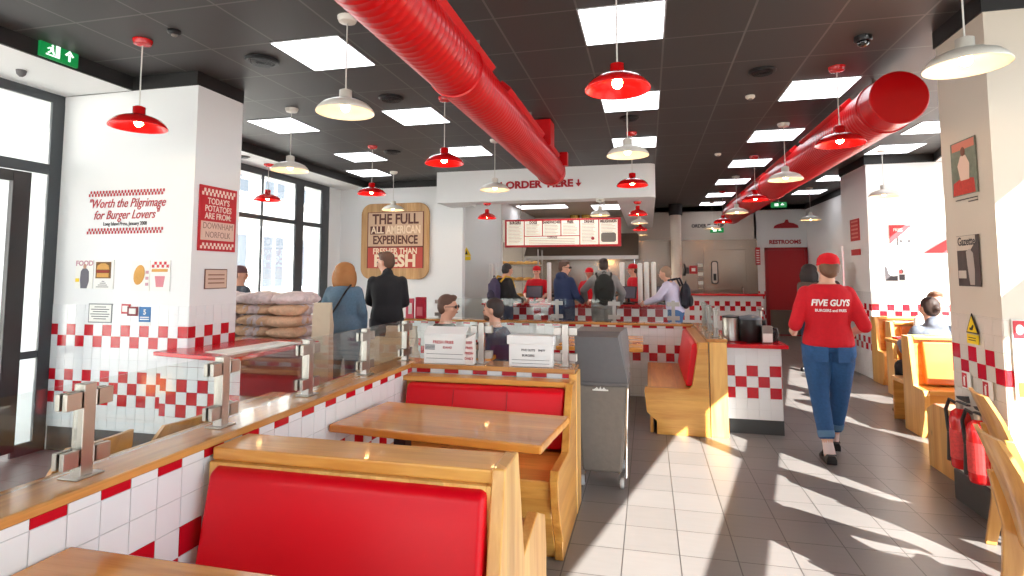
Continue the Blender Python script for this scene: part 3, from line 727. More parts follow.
# wooden chairs with curved ply backs
def make_chair(label, loc, rz, grp='curved plywood chairs'):
    o = thing('dining_chair', label, 'chair', loc, grp)
    lx, ly = loc[0], loc[1]
    # local: chair faces +X ; built around loc
    def T(mb): return mb.xf(Matrix.Translation((lx, ly, 0)))
    m = MB()
    # back board leaning backward (toward -X), slightly wrapped
    n = 10; V = []; F = []
    for i in range(9):
        z = .40+.46*i/8; xo = -.18-.13*(i/8)**1.3; hw = .19-.02*(i/8) if i < 7 else .19-.02-(.012 if i == 7 else .035)
        for j in range(n+1):
            y = -hw+2*hw*j/n; c = -.035*(1-(y/.19)**2); V.append((xo+c, y, z)); 
    for i in range(9):
        z = .40+.46*i/8; xo = -.18-.13*(i/8)**1.3-.018; hw = .19-.02*(i/8) if i < 7 else .19-.02-(.012 if i == 7 else .035)
        for j in range(n+1):
            y = -hw+2*hw*j/n; c = -.035*(1-(y/.19)**2); V.append((xo+c, y, z))
    q = 9*(n+1)
    for i in range(8):
        for j in range(n):
            a = i*(n+1)+j; F.append((a, a+1, a+n+2, a+n+1)); F.append((q+a+1, q+a, q+a+n+1, q+a+n+2))
    for i in range(8):
        a = i*(n+1); F.append((a+n+1, q+a+n+1, q+a, a)); a += n; F.append((a, q+a, q+a+n+1, a+n+1))
    for j in range(n): a = 8*(n+1)+j; F.append((a, a+1, q+a+1, q+a)); F.append((j+1, j, q+j, q+j+1))
    m.add(V, F); T(m).build('backrest', CHAIRW, o, smooth=True)
    T(MB().box(-.2, .22, -.21, .21, .43, .455)).build('seat', CHAIRW, o, bevel=.01)
    for s in (-1, 1):
        y0, y1 = s*.19-.014, s*.19+.014
        T(MB().prism([(-.30, 0), (-.25, 0), (-.19, .25), (-.17, .44), (-.25, .66), (-.29, .66), (-.25, .44), (-.26, .25)], 'y', y0, y1)).build('leg', CHAIRW, o, bevel=.006)
        T(MB().prism([(.2, 0), (.235, 0), (.21, .43), (.16, .43)], 'y', y0, y1)).build('leg', CHAIRW, o, bevel=.006)
        T(MB().prism([(-.2, .38), (.17, .38), (.17, .43), (-.2, .43)], 'y', y0, y1)).build('side_rail', CHAIRW, o, bevel=.004)
    o.rotation_euler = (0, 0, rz)
    return o
ch0 = make_chair('curved plywood chair standing nearest the pillar with the extinguisher', (2.06, 3.56, 0), R(-12))
dup(ch0, (1.66, 2.68, 0), R(-10), 'curved plywood chair cut off at the lower right corner')
dup(ch0, (-2.42, 1.83, 0), R(180), 'plywood chair seen through the nearest glass panel')
dup(ch0, (-2.33, 2.2, 0), R(176), 'plywood chair behind the glass, just left of the second glass post')

# ================================================================ TILED COUNTER right of centre
o = thing('service_counter', 'white and red checkered counter with red top, in the middle of the aisle', 'counter', (.96, 6.35, 0))
MB().box(.715, 1.2, 5.81, 7.1, .135, .8).build('cabinet_body', WTILE, o)
t = MB(); tiles(t, 'y', 5.81, .7, 1.205, .135, .8, lambda i, k: (k in (6, 4) and i % 2 == 0) or (k == 5 and i % 2 == 1), .1015, .69, .635-7*.1015)
tiles(t, 'x', 1.2, 5.81, 7.1, .135, .8, lambda i, k: (k in (6, 4) and i % 2 == 0) or (k == 5 and i % 2 == 1), .1015, 5.81, .635-7*.1015, out=1)
t.build('tile_facing', [WTILE, RTILE], o)
MB().box(.73, 1.21, 5.82, 7.08, 0, .135).build('kick_plinth', PLINTH, o)
bevelled(MB().box(.714, 1.26, 5.76, 7.15, .8, .835), 'counter_top', REDL, o, .005)
# containers on it
def lathe_thing(name, lab, cat, x, y, z, parts):
    o = thing(name, lab, cat, (x, y, z))
    for pn, prof, m in parts: MB().lathe([(r, z+h) for r, h in prof], (x, y, 0), 24).build(pn, m, o, smooth=True)
    return o
lathe_thing('steel_canister', 'round steel canister on the red counter beside the glass', 'canister', .80, 6.05, .835, [('body', [(.075, 0), (.085, .01), (.085, .22), (.08, .23)], STEEL), ('lid', [(.086, .23), (.086, .245), (.03, .255)], BLK)])
lathe_thing('black_bin', 'black round tub with lid on the red counter', 'tub', .97, 6.0, .835, [('body', [(.085, 0), (.1, .02), (.105, .22)], BLK), ('lid', [(.11, .22), (.11, .235), (.09, .25), (.02, .262)], mat('lid_grey', (90, 96, 104), .4))])
o = thing('sauce_dispenser', 'white and steel sauce dispenser with black handle on the counter', 'dispenser', (1.1, 5.92, .835))
bevelled(MB().box(1.055, 1.15, 5.88, 5.97, .835, 1.0), 'body', STEEL, o, .006)
bevelled(MB().box(1.06, 1.145, 5.87, 5.88, .85, .93), 'label', PAPER, o, .001)
MB().tube([(1.15, 5.92, .98), (1.19, 5.92, .97), (1.2, 5.92, .92), (1.18, 5.92, .87), (1.15, 5.92, .86)], .012, 10).build('handle', BLK, o, smooth=True)
o = thing('napkin_caddy', 'black napkin holder with paper napkins behind the tubs', 'napkin holder', (.98, 6.5, .835))
bevelled(MB().box(.8, 1.18, 6.35, 6.65, .835, 1.02), 'holder', BLK, o, .006)
bevelled(MB().box(.84, 1.14, 6.4, 6.6, 1.02, 1.04), 'napkins', PAPER, o, .002)
MB().tube([(1.12, 6.3, .835), (1.12, 6.3, 1.13)], .01, 10).ell((1.12, 6.3, 1.14), .03, .03, .02).build('pump', STEEL, o, smooth=True)
o = thing('black_basket', 'low black basket at the right end of the red counter', 'basket', (1.16, 6.25, .835))
m = MB(); m.box(1.07, 1.24, 6.08, 6.1, .835, .93).box(1.07, 1.24, 6.38, 6.4, .835, .93).box(1.07, 1.085, 6.1, 6.38, .835, .93).box(1.225, 1.24, 6.1, 6.38, .835, .93).box(1.08, 1.23, 6.1, 6.38, .835, .845)
m.build('tray', BLK, o, bevel=.003)

# ================================================================ GREY WHEELED BIN
o = thing('wheeled_bin', 'tall grey wheeled bin with slanted lid beside the red booth', 'bin', (-.33, 4.36, 0))
m = MB(); m.add([(-.475, 4.16, .1), (-.2, 4.16, .1), (-.2, 4.56, .1), (-.475, 4.56, .1), (-.51, 4.12, .71), (-.155, 4.12, .71), (-.155, 4.6, .71), (-.51, 4.6, .71)],
    [(0, 3, 2, 1), (4, 5, 6, 7), (0, 1, 5, 4), (1, 2, 6, 5), (2, 3, 7, 6), (3, 0, 4, 7)])
m.build('body', GREYP, o, bevel=.015, seg=3)
bevelled(MB().box(-.52, -.145, 4.11, 4.61, .705, .735), 'rim', GREYD, o, .008)
m = MB(); m.add([(-.515, 4.12, .735), (-.15, 4.12, .735), (-.15, 4.6, .735), (-.515, 4.6, .735), (-.525, 4.15, 1.045), (-.215, 4.15, 1.045), (-.15, 4.5, .98), (-.525, 4.6, .98), (-.525, 4.22, 1.08), (-.2, 4.22, 1.08), (-.165, 4.58, 1.08), (-.525, 4.58, 1.08)],
    [(0, 3, 2, 1), (0, 1, 5, 4), (4, 5, 9, 8), (8, 9, 10, 11), (1, 2, 6), (1, 6, 9, 5), (6, 10, 9), (2, 3, 7), (2, 7, 11, 10), (2, 10, 6), (3, 0, 4, 8), (3, 8, 11, 7)])
m.build('lid', GREYD, o)
MB().box(-.395, -.285, 4.105, 4.12, .675, .683).prism([(-.385, .683), (-.365, .7), (-.35, .683), (-.34, .705), (-.33, .683), (-.315, .7), (-.3, .683)], 'y', 4.105, 4.115).build('emblem', PAPER, o)
for x, y in [(-.2, 4.16), (-.475, 4.16), (-.2, 4.55), (-.475, 4.55)]:
    w_ = MB().lathe([(.01, -.014), (.03, -.014), (.035, -.008), (.035, .008), (.03, .014), (.01, .014)], (0, 0, 0), 20)
    w_.xf(Matrix.Translation((x, y, .035)) @ Matrix.Rotation(PI/2, 4, 'Y')); wo = w_.build('caster', mat('caster_%d' % int(x*-100+y*10), (200, 200, 200), .4), o, smooth=True)
    MB().box(x-.022, x-.017, y-.02, y+.02, .03, .1).box(x+.017, x+.022, y-.02, y+.02, .03, .1).build('caster_fork', CHROME, wo)
m = MB().tube([(-.17, 4.14, .08), (-.162, 4.13, .4), (-.15, 4.11, .7)], .008, 8).build('corner_rod', CHROME, o, smooth=True)

# ================================================================ WHITE BOXES on the rail
def carton(lab, x0, x1, y0, y1, z, h, side_red, mess):
    o = thing('cardboard_box', lab, 'box', ((x0+x1)/2, (y0+y1)/2, z))
    bevelled(MB().box(x0, x1, y0, y1, z, z+h), 'carton', CARDW, o, .004)
    lid = MB().box(x0-.012, x1+.012, y0-.008, y1+.008, z+h-.045, z+h+.012)
    if side_red: lid = MB().prism([(y0-.006, z+h), (y1, z+h+.05), (y1, z+h+.056), (y0-.006, z+h+.008)], 'x', x0, x1)
    bevelled(lid, 'lid', CARDW, o, .003)
    return o
o = carton('left white cardboard box printed in red, on the rail behind the booth', -1.5, -1.2, 3.68, 3.745, .892, .19, True, 0)
m = MB()
text_mb('FRESH FRIES', .028, .001, .0006, 0, face_y(-1.36, 3.679, 1.035), mb=m)
text_mb('IDAHO', .02, .001, .0006, 0, face_y(-1.33, 3.679, 1.0), mb=m)
m.build('print', TXTRED, o)
m = MB()
for k in range(4): m.box(-1.49, -1.42, 3.678, 3.68, .985+k*.009, .99+k*.009)
for k in range(2): m.box(-1.48, -1.22, 3.678, 3.68, .955-k*.03, .9575-k*.03)
m.build('label_lines', TXTDK, o)
o = thing('paper_bag_printed', 'crumpled white bag printed in red, right of the left white box', 'bag', (-1.165, 3.705, .892))
mm_ = MB(); mm_.add([(-1.198, 3.66, .893), (-1.14, 3.66, .893), (-1.14, 3.735, .893), (-1.198, 3.735, .893), (-1.197, 3.655, 1.065), (-1.14, 3.66, 1.09), (-1.145, 3.735, 1.1), (-1.195, 3.735, 1.07)],
    [(0, 3, 2, 1), (4, 5, 6, 7), (0, 1, 5, 4), (1, 2, 6, 5), (2, 3, 7, 6), (3, 0, 4, 7)])
mm_.build('bag', mat('bag_white', (226, 218, 212), .8, bump=.6, bscale=40), o, bevel=.006)
m = MB()
for k, s in enumerate(['BEEF', 'FRIES', 'FRESH', 'DAILY']): text_mb(s, .022, .001, .0006, 0, face_y(-1.168, 3.655, 1.04-k*.035), mb=m)
m.build('print', TXTRED, o)
o = carton('right white cardboard box with a lid, on the rail next to the bin', -.9, -.61, 3.68, 3.745, .892, .19, False, 0)
m = MB()
text_mb('FIVE GUYS', .02, .001, .0005, 0, face_y(-.77, 3.679, 1.0), mb=m); text_mb('ENJOY', .016, .001, .0005, 0, face_y(-.68, 3.679, 1.0), mb=m)
text_mb('BURGERS', .02, .001, .0005, 0, face_y(-.77, 3.679, .965), mb=m)
for k in range(3): m.box(-.88, -.63, 3.678, 3.68, .935-k*.022, .9375-k*.022)
m.build('print', TXTDK, o)

# ================================================================ RIGHT SIDE BOOTHS
ORG = mat('orange_veneer', (214, 108, 28), .35, coat=.3)
def side_booth(x0, y, label, y1b=.45):
    o = thing('booth_bench', label, 'booth', (x0+.5, y+.25, 0), 'pine booths along the right windows')
    x1 = min(fx(y)-.12, 4.2)
    bevelled(MB().prism([(y+.1, 0), (y+.02, .2), (y, .40), (y+.03, .44), (y+.22, .45), (y+.29, .9), (y+.44, .9), (y+.44, 0)], 'x', x0, x0+.045), 'end_panel', PINEZ, o, .005)
    bevelled(MB().box(x0+.045, x1, y+.02, y+.3, .40, .44), 'seat', PINE, o)
    bevelled(MB().box(x0+.045, x1, y+.07, y+.1, 0, .4), 'seat_front', PINE, o)
    bevelled(MB().box(x0+.045, x1, y+.28, y+.44, .87, .905), 'top_rail', PINE, o)
    bevelled(MB().prism([(y+.30, .45), (y+.43, .1), (y+.43, .87), (y+.34, .87)], 'x', x0+.045, x1), 'backboard', PINE, o)
    if y < 6.5:
        bevelled(MB().box(x0+.045, x1, y+.45, y+.86, .40, .44), 'seat', PINE, o); bevelled(MB().box(x0+.045, x1, y+.8, y+.83, 0, .4), 'seat_front', PINE, o)
    m = MB(); m.prism([(y+.22, .46), (y+.30, .46), (y+.335, .85), (y+.29, .85)], 'x', x0+.12, x1-.02); m.build('back_panel', ORG, o, bevel=.012)
    return o
side_booth(2.42, 5.95, 'nearest pine booth at the right with an orange back panel')
side_booth(2.93, 7.75, 'middle pine booth at the right, behind the person in the hooded jacket')
side_booth(3.06, 8.62, 'far pine booth against the bright wall block at the right')
def side_table(y, label):
    return table(2.72, fx(y)-.14, y, y+.5, .745, label, [(3.2, y+.3)])
side_table(7.15, 'pine table between the two right booths')
side_table(5.4, 'small pine table in front of the nearest right booth')
o = thing('booth_bench', 'low pine bench end beside the beige pillar, behind the extinguisher', 'booth', (2.9, 5.2, 0))
bevelled(MB().prism([(4.6, 0), (4.6, .5), (5.1, .5), (5.22, .44), (5.22, 0)], 'x', 2.13, 2.27), 'end_panel', PINEZ, o)
bevelled(MB().box(2.27, 3.35, 4.76, 5.2, .40, .44), 'seat', PINE, o)
bevelled(MB().box(2.27, 3.35, 4.8, 4.83, 0, .4).box(2.27, 3.35, 5.13, 5.16, 0, .4), 'seat_front', PINE, o)
bevelled(MB().box(2.27, 3.35, 4.56, 4.75, 0, .86), 'backboard', PINE, o)
tr = thing('serving_tray', 'flat red serving tray on the table between the right booths', 'tray', (2.9, 7.5, .746))
bevelled(MB().box(2.78, 3.12, 7.2, 7.6, .746, .752), 'tray_base', REDL, tr, .002)
bevelled(MB().box(2.78, 3.12, 7.2, 7.21, .752, .765).box(2.78, 3.12, 7.59, 7.6, .752, .765).box(2.78, 2.79, 7.21, 7.59, .752, .765).box(3.11, 3.12, 7.21, 7.59, .752, .765), 'rim', REDL, tr, .002)

# ================================================================ FIRE EXTINGUISHER on the pillar
def extinguisher(x, y, z, lab):
    o = thing('fire_extinguisher', lab, 'fire extinguisher', (x, y, z), 'fire extinguishers on the pillar')
    r = .06
    MB().lathe([(r*.9, z), (r, z+.012), (r, z+.3), (r*.8, z+.345), (r*.4, z+.365), (.02, z+.37)], (x, y, 0), 26).build('cylinder', mat('ext_red', (206, 20, 24), .25, coat=.5), o, smooth=True)
    lb = MB()
    for k in range(9):
        a = R(150+k*15); a2 = R(150+(k+1)*15); q = r+.0012
        lb.add([(x+math.cos(a)*q, y+math.sin(a)*q, z+.06), (x+math.cos(a2)*q, y+math.sin(a2)*q, z+.06), (x+math.cos(a2)*q, y+math.sin(a2)*q, z+.24), (x+math.cos(a)*q, y+math.sin(a)*q, z+.24)], [(0, 1, 2, 3)])
    lb.build('label', mat('ext_label', (214, 60, 58), .5, vary=.5, bscale=60), o)
    MB().lathe([(.02, z+.37), (.022, z+.4), (.016, z+.405)], (x, y, 0), 14).build('valve', STEEL, o, smooth=True)
    MB().box(x-.012, x+.012, y-.11, y+.02, z+.405, z+.415).prism([(y-.11, z+.425), (y+.0, z+.43), (y+.02, z+.445), (y-.1, z+.465)], 'x', x-.011, x+.011).build('handle', BLK, o, bevel=.003)
    MB().tube([(x, y+.01, z+.39), (x-.02, y+.08, z+.41), (x-.03, y+.11, z+.34), (x-.03, y+.09, z+.22), (x-.02, y+.08, z+.12)], .011, 10).tube([(x-.02, y+.08, z+.2), (x-.02, y+.08, z+.02)], [.022, .03], 12).build('hose', BLK, o, smooth=True)
    return o
extinguisher(1.925, 4.06, .25, 'larger red fire extinguisher hanging in front on the beige pillar')
extinguisher(1.93, 4.27, .27, 'red fire extinguisher with black hose, partly hidden behind the larger one')


# ================================================================ SIGNS AND PAPERS
def checks(mb, plane, at, u0, u1, z0, z1, cols, rows=2, out=-1, mi=0, th=.002):
    du = (u1-u0)/cols; dz = (z1-z0)/rows
    for i in range(cols):
        for k in range(rows):
            if (i+k) % 2: continue
            a, b = u0+i*du, u0+(i+1)*du; c, d = z0+k*dz, z0+(k+1)*dz
            if plane == 'y': mb.box(a, b, at, at+out*th, c, d, mi)
            else: mb.box(at, at+out*th, a, b, c, d, mi)
    return mb
YP = 3.908
o = thing('wall_lettering', 'red wall lettering quote with two checkered bands on the white pillar', 'wall lettering', (-4.32, 3.9, 1.84))
m = MB(); checks(m, 'y', YP, -4.725, -3.93, 2.165, 2.215, 48); m.build('checkered_band', TXTRED, o)
m = MB(); checks(m, 'y', YP, -4.725, -3.93, 1.84, 1.89, 48); m.build('checkered_band', TXTRED, o)
text_mb('"Worth the Pilgrimage', .108, .002, .0008, .35, face_y(-4.325, YP-.001, 2.1), sx=.82).build('quote_line', TXTRED, o)
text_mb('for Burger Lovers"', .108, .002, .0008, .35, face_y(-4.325, YP-.001, 2.0), sx=.82).build('quote_line', TXTRED, o)
text_mb('Long Island Press, January 2008', .045, .002, .0003, 0, face_y(-4.325, YP-.001, 1.925), sx=.8).build('credit', TXTDK, o)
def paper_y(name, lab, cat, x0, x1, z0, z1, y=YP, m=PAPER, th=.004):
    o = thing(name, lab, cat, ((x0+x1)/2, y, z0)); MB().box(x0, x1, y-th, y, z0, z1).build('sheet', m, o); return o
o = paper_y('magazine_cover', 'magazine cover with a standing figure on the pillar, left of four prints', 'print', -4.82, -4.63, 1.373, 1.617)
text_mb('FOOD', .06, .001, .002, 0, face_y(-4.725, YP-.005, 1.588), sx=1.1).build('title', PINKM, o)
m = MB(); m.prism([(-4.755, 1.375), (-4.765, 1.45), (-4.76, 1.52), (-4.74, 1.545), (-4.7, 1.545), (-4.675, 1.52), (-4.67, 1.44), (-4.69, 1.375)], 'y', YP-.006, YP-.004).build('figure', mat('suit_grey', (108, 104, 112), .7), o)
MB().ell((-4.72, YP-.005, 1.562), .018, .002, .022).build('figure_head', mat('skin_print', (196, 150, 126), .7), o)
MB().box(-4.815, -4.775, YP-.006, YP-.004, 1.43, 1.46).build('yellow_patch', YEL, o)
o = paper_y('burger_print', 'print of a burger on a dark ground, second of four on the pillar', 'print', -4.615, -4.41, 1.37, 1.616)
MB().box(-4.6, -4.44, YP-.006, YP-.004, 1.46, 1.6).build('photo_ground', mat('print_brown', (120, 84, 40), .7), o)
MB().prism([(-4.59, 1.535), (-4.58, 1.57), (-4.545, 1.588), (-4.5, 1.588), (-4.465, 1.57), (-4.455, 1.535)], 'y', YP-.008, YP-.006).box(-4.585, -4.46, YP-.008, YP-.006, 1.47, 1.505).build('bun', BREAD, o)
MB().box(-4.59, -4.455, YP-.0085, YP-.006, 1.508, 1.53).build('filling', mat('print_red', (150, 50, 30), .7), o)
m = MB()
for k in range(4): m.box(-4.59+.02*k, -4.46-.015*k, YP-.006, YP-.004, 1.385+k*.016, 1.39+k*.016)
m.build('caption', TXTDK, o)
o = paper_y('burger_print', 'print of a single bun on white, third of four on the pillar', 'print', -4.225, -4.04, 1.355, 1.61)
MB().ell((-4.145, YP-.006, 1.49), .055, .003, .085, rot=(0, .25, 0)).build('bun', BREAD, o)
m = MB()
for k in range(3): m.box(-4.08, -4.05, YP-.006, YP-.004, 1.4+k*.05, 1.425+k*.05)
m.build('notes', PINKM, o)
o = paper_y('burger_print', 'print with red check pattern and a small cup, rightmost of four on the pillar', 'print', -4.035, -3.835, 1.355, 1.61)
m = MB(); checks(m, 'y', YP-.004, -4.02, -3.85, 1.55, 1.6, 7, 2); m.build('checks', RTILE, o)
MB().box(-4.02, -3.86, YP-.006, YP-.004, 1.515, 1.54).build('table_strip', BREAD, o)
MB().prism([(-3.97, 1.39), (-3.9, 1.39), (-3.885, 1.48), (-3.985, 1.48)], 'y', YP-.006, YP-.004).build('cup', mat('print_pink', (214, 130, 140), .6), o)
o = paper_y('notice_sheet', 'framed white notice with grey lines above the red tiles on the pillar', 'notice', -4.655, -4.405, 1.085, 1.246, m=mat('notice_grey', (120, 120, 122), .6))
MB().box(-4.645, -4.415, YP-.006, YP-.004, 1.093, 1.238).build('sheet_face', PAPER, o)
m = MB()
for k, w_ in enumerate((.12, .19, .15, .2, .18, .13)): m.box(-4.53-w_/2, -4.53+w_/2, YP-.0075, YP-.006, 1.215-k*.02, 1.221-k*.02)
m.build('text_lines', TXTDK, o)
o = paper_y('payment_sign', 'two small overlapping red and white stickers beside the blue label', 'sticker', -4.312, -4.22, 1.165, 1.245, m=SIGNRED)
MB().box(-4.3, -4.24, YP-.006, YP-.004, 1.18, 1.232).build('inset', PAPER, o)
o2 = thing('payment_sign', 'red framed white sticker between the notice and the blue label', 'sticker', (-4.19, YP, 1.148))
MB().box(-4.245, -4.138, YP-.009, YP-.005, 1.148, 1.225).build('frame', mat('dark_red', (130, 20, 34), .5), o2); MB().box(-4.225, -4.158, YP-.011, YP-.009, 1.165, 1.21).build('inset', PAPER, o2)
o = paper_y('rating_label', 'blue hygiene label with white text on the pillar', 'label', -4.128, -4.01, 1.1, 1.225, m=BLUE)
MB().box(-4.128, -4.01, YP-.005, YP-.002, 1.068, 1.1).build('lower_strip', PAPER, o)
text_mb('5', .06, .001, .002, 0, face_y(-4.069, YP-.006, 1.18)).build('digit', PAPER, o)
MB().box(-4.115, -4.025, YP-.0055, YP-.004, 1.135, 1.143).box(-4.115, -4.025, YP-.0055, YP-.004, 1.118, 1.126).build('text_lines', PAPER, o)

# board on the side of the left pillar
XP = -3.636
o = thing('potato_board', 'red checkered potato board with pale writing panel on the pillar side', 'board', (XP, 4.18, 1.69))
MB().box(XP, XP+.008, 3.96, 4.4, 1.693, 2.25).build('board', SIGNRED, o, bevel=.002)
m = checks(MB(), 'x', XP+.008, 3.985, 4.375, 2.165, 2.225, 18, 2, 1); m2_ = checks(MB(), 'x', XP+.008, 3.985, 4.375, 1.712, 1.762, 18, 2, 1)
BCR = mat('board_cream', (238, 214, 200), .5); m.build('checkered_band', BCR, o); m2_.build('checkered_band', BCR, o)
for wd_, wz in (("TODAY'S", 2.118), ('POTATOES', 2.054), ('ARE FROM:', 1.99)): text_mb(wd_, .074, .002, .001, 0, face_px(XP+.009, 4.18, wz), sx=.85).build('word', BCR, o)
MB().box(XP+.008, XP+.011, 3.985, 4.375, 1.785, 1.945).build('writing_panel', mat('panel_cream', (224, 190, 172), .6), o)
HWR = mat('handwriting_grey', (150, 110, 104), .6)
for wd_, wz in (('DOWNHAM', 1.905), ('NORFOLK', 1.83)): text_mb(wd_, .075, .001, .0, 0, face_px(XP+.012, 4.18, wz), sx=.85).build('handwriting', HWR, o)
o = thing('notice_sheet', 'small thin-framed notice below the red potato board', 'notice', (XP, 4.18, 1.37))
fm = MB(); fm.box(XP, XP+.006, 4.055, 4.315, 1.37, 1.54); fm.build('frame', mat('frame_brown', (110, 70, 60), .5), o)
MB().box(XP+.006, XP+.008, 4.063, 4.307, 1.378, 1.532).build('sheet', mat('notice_tan', (214, 182, 162), .6), o)
m = MB()
for k in range(3): m.box(XP+.008, XP+.0095, 4.09, 4.28, 1.415+k*.035, 1.425+k*.035)
m.build('text_lines', mat('line_brown', (140, 90, 76), .6), o)

# big wooden sign on the rear left wall
def rr(x0, x1, z0, z1, r, n=7):
    pts = []
    for cx, cz, a0 in ((x1-r, z0+r, -90), (x1-r, z1-r, 0), (x0+r, z1-r, 90), (x0+r, z0+r, 180)):
        for i in range(n+1): a = R(a0+90*i/n); pts.append((cx+r*math.cos(a), cz+r*math.sin(a)))
    return pts
o = thing('wooden_sign', 'big rounded wooden sign reading the full all-American experience, fresher than fresh', 'sign', (-4.49, 9.55, 1.4))
MB().prism(rr(-5.16, -3.82, 1.4, 2.79, .2), 'y', 9.55, 9.598).build('wood_board', SIGNW, o, bevel=.006)
fr_ = MB(); 
for (a, b, c, d_) in [(-5.02, -3.93, 1.975, 2.0), (-5.02, -3.93, 2.62, 2.63), (-5.03, -5.015, 1.6, 2.63), (-3.935, -3.92, 1.6, 2.63)]: fr_.box(a, b, 9.54, 9.55, c, d_)
fr_.build('inner_frame', mat('sign_edge', (110, 50, 36), .6), o)
MB().box(-5.015, -3.935, 9.543, 9.55, 2.0, 2.62).build('upper_panel', TANP, o); MB().box(-5.015, -3.935, 9.543, 9.55, 1.6, 1.975).build('lower_panel', mat('sign_brick', (190, 70, 56), .6), o)
text_mb('THE FULL', .26, .004, .007, 0, face_y(-4.475, 9.54, 2.49), sx=.82).build('word', TXTBR, o)
text_mb('EXPERIENCE', .215, .004, .006, 0, face_y(-4.475, 9.54, 2.11), sx=.74).build('word', TXTBR, o)
MB().box(-4.97, -4.68, 9.54, 9.543, 2.22, 2.37).build('word_patch', TXTBR, o)
SCR = mat('sign_cream', (240, 214, 184), .6)
for wd_, sz_, bo_, wx, wz, wsx in [('ALL', .18, .004, -4.825, 2.295, .85), ('AMERICAN', .2, .006, -4.31, 2.295, .68), ('FRESHER THAN', .15, .004, -4.475, 1.905, .84), ('FRESH', .3, .012, -4.475, 1.725, 1.0)]:
    text_mb(wd_, sz_, .004, bo_, 0, face_y(wx, 9.537, wz), sx=wsx).build('word', SCR, o)
# header lettering
def arrow(mb, x, z, y):
    return mb.prism([(x-.012, z+.06), (x-.012, z+.005), (x-.05, z+.005), (x, z-.055), (x+.05, z+.005), (x+.012, z+.005), (x+.012, z+.06)], 'y', y-.008, y)
o = thing('header_lettering', 'red order here lettering with down arrows on the white header', 'wall lettering', (-1.64, 8.87, 2.87))
text_mb('ORDER', .16, .008, .007, 0, face_y(-1.93, 8.872, 2.93), sx=1.12).build('word', TXTRED, o)
text_mb('HERE', .16, .008, .007, 0, face_y(-1.335, 8.872, 2.93), sx=1.12).build('word', TXTRED, o)
arrow(MB(), -2.3, 2.93, 8.876).build('arrow', TXTRED, o); arrow(MB(), -1.04, 2.93, 8.876).build('arrow', TXTRED, o)
# menu board
o = thing('menu_board', 'long lit menu board in a red frame hanging over the order counter', 'menu board', (-1.5, 10.3, 1.98))
MB().box(-2.6, -.45, 10.3, 10.36, 1.99, 2.51).build('frame', SIGNRED, o, bevel=.01)
cw = (2.07)/6; heads = ['BURGERS', 'DOGS', 'SANDWICHES', 'FRIES', 'DRINKS', 'MILKSHAKES']
ln = MB()
for i in range(6):
    x0 = -2.56+i*cw; x1 = x0+cw-.02; zb = 2.03 if i in (0, 4, 5) else 2.2
    p = MB().box(x0, x1, 10.292, 10.3, zb, 2.475).build('menu_page', MENU, o)
    text_mb(heads[i], .065, .002, .003, 0, face_y((x0+x1)/2, 10.289, 2.445), sx=.8).build('heading', TXTBR, o)
    z = 2.41
    while z > zb+.02:
        if i == 5 and 2.06 < z < 2.25: z -= .026; continue
        ln.box(x0+.03, x1-.03-random.random()*.08, 10.29, 10.292, z, z+.006); z -= .026
MB().box(-2.56+cw, -2.56+4*cw-.02, 10.292, 10.3, 2.03, 2.185).build('menu_page', MENU, o)
for k in range(4): ln.box(-2.56+cw+.08, -2.56+4*cw-.1, 10.29, 10.292, 2.05+k*.03, 2.057+k*.03)
text_mb('TOPPINGS', .05, .002, .001, 0, face_y(-2.56+2.5*cw, 10.289, 2.165), sx=.8).build('heading', TXTBR, o)
ln.build('menu_lines', mat('menu_line', (166, 148, 136), .6), o)
MB().prism(rr(-2.56+5*cw+.03, -2.56+6*cw-.05, 2.07, 2.24, .04), 'y', 10.286, 10.292).build('picture', mat('menu_picture', (120, 112, 104), .6), o)
MB().ell((-2.56+4.65*cw, 10.289, 2.14), .03, .003, .03).build('picture', mat('cherry', (180, 60, 60), .6), o)
for x in (-2.3, -.75): MB().box(x-.008, x+.008, 10.32, 10.336, 2.53, 3.02).build('hanger', STEEL, o)

# restroom wall lettering, burger emblem, poster, frames
tag(text_mb('RESTROOMS', .135, .006, .005, 0, face_y(3.3, 15.09, 2.275), sx=.95).build('restroom_lettering', TXTRED), 'red restrooms lettering above the red door', 'wall lettering')
m = MB(); m.prism([(3.05, 2.62), (3.62, 2.62), (3.6, 2.69), (3.5, 2.74), (3.4, 2.76), (3.38, 2.83), (3.33, 2.83), (3.3, 2.76), (3.15, 2.72), (3.07, 2.68)], 'y', 15.08, 15.095)
tag(m.build('wall_emblem', TXTRED), 'red emblem above the restrooms lettering', 'emblem')
o = thing('wall_poster', 'red notice on the white strip left of the restroom door', 'notice', (2.66, 15.08, 1.7)); MB().box(2.61, 2.72, 15.07, 15.098, 1.72, 2.15).build('sheet', SIGNRED, o)
m = MB(); [m.box(2.63, 2.70, 15.066, 15.07, 1.76+k*.06, 1.785+k*.06) for k in range(6)]; m.build('text_lines', PAPER, o)
o = thing('wall_poster', 'red notice on the side of the wall block above the red strip', 'notice', (3.1, 9.6, 2.0)); MB().box(3.088, 3.096, 9.42, 9.8, 2.0, 2.33).build('sheet', SIGNRED, o)
m = MB(); [m.box(3.086, 3.088, 9.47, 9.75, 2.04+k*.06, 2.065+k*.06) for k in range(5)]; m.build('text_lines', mat('faded_line', (222, 140, 130), .6), o)
o = thing('wall_poster', 'narrow red notice strip on the side of the wall block', 'notice', (3.1, 9.6, 1.78)); MB().box(3.088, 3.096, 9.42, 9.8, 1.78, 1.87).build('sheet', SIGNRED, o)
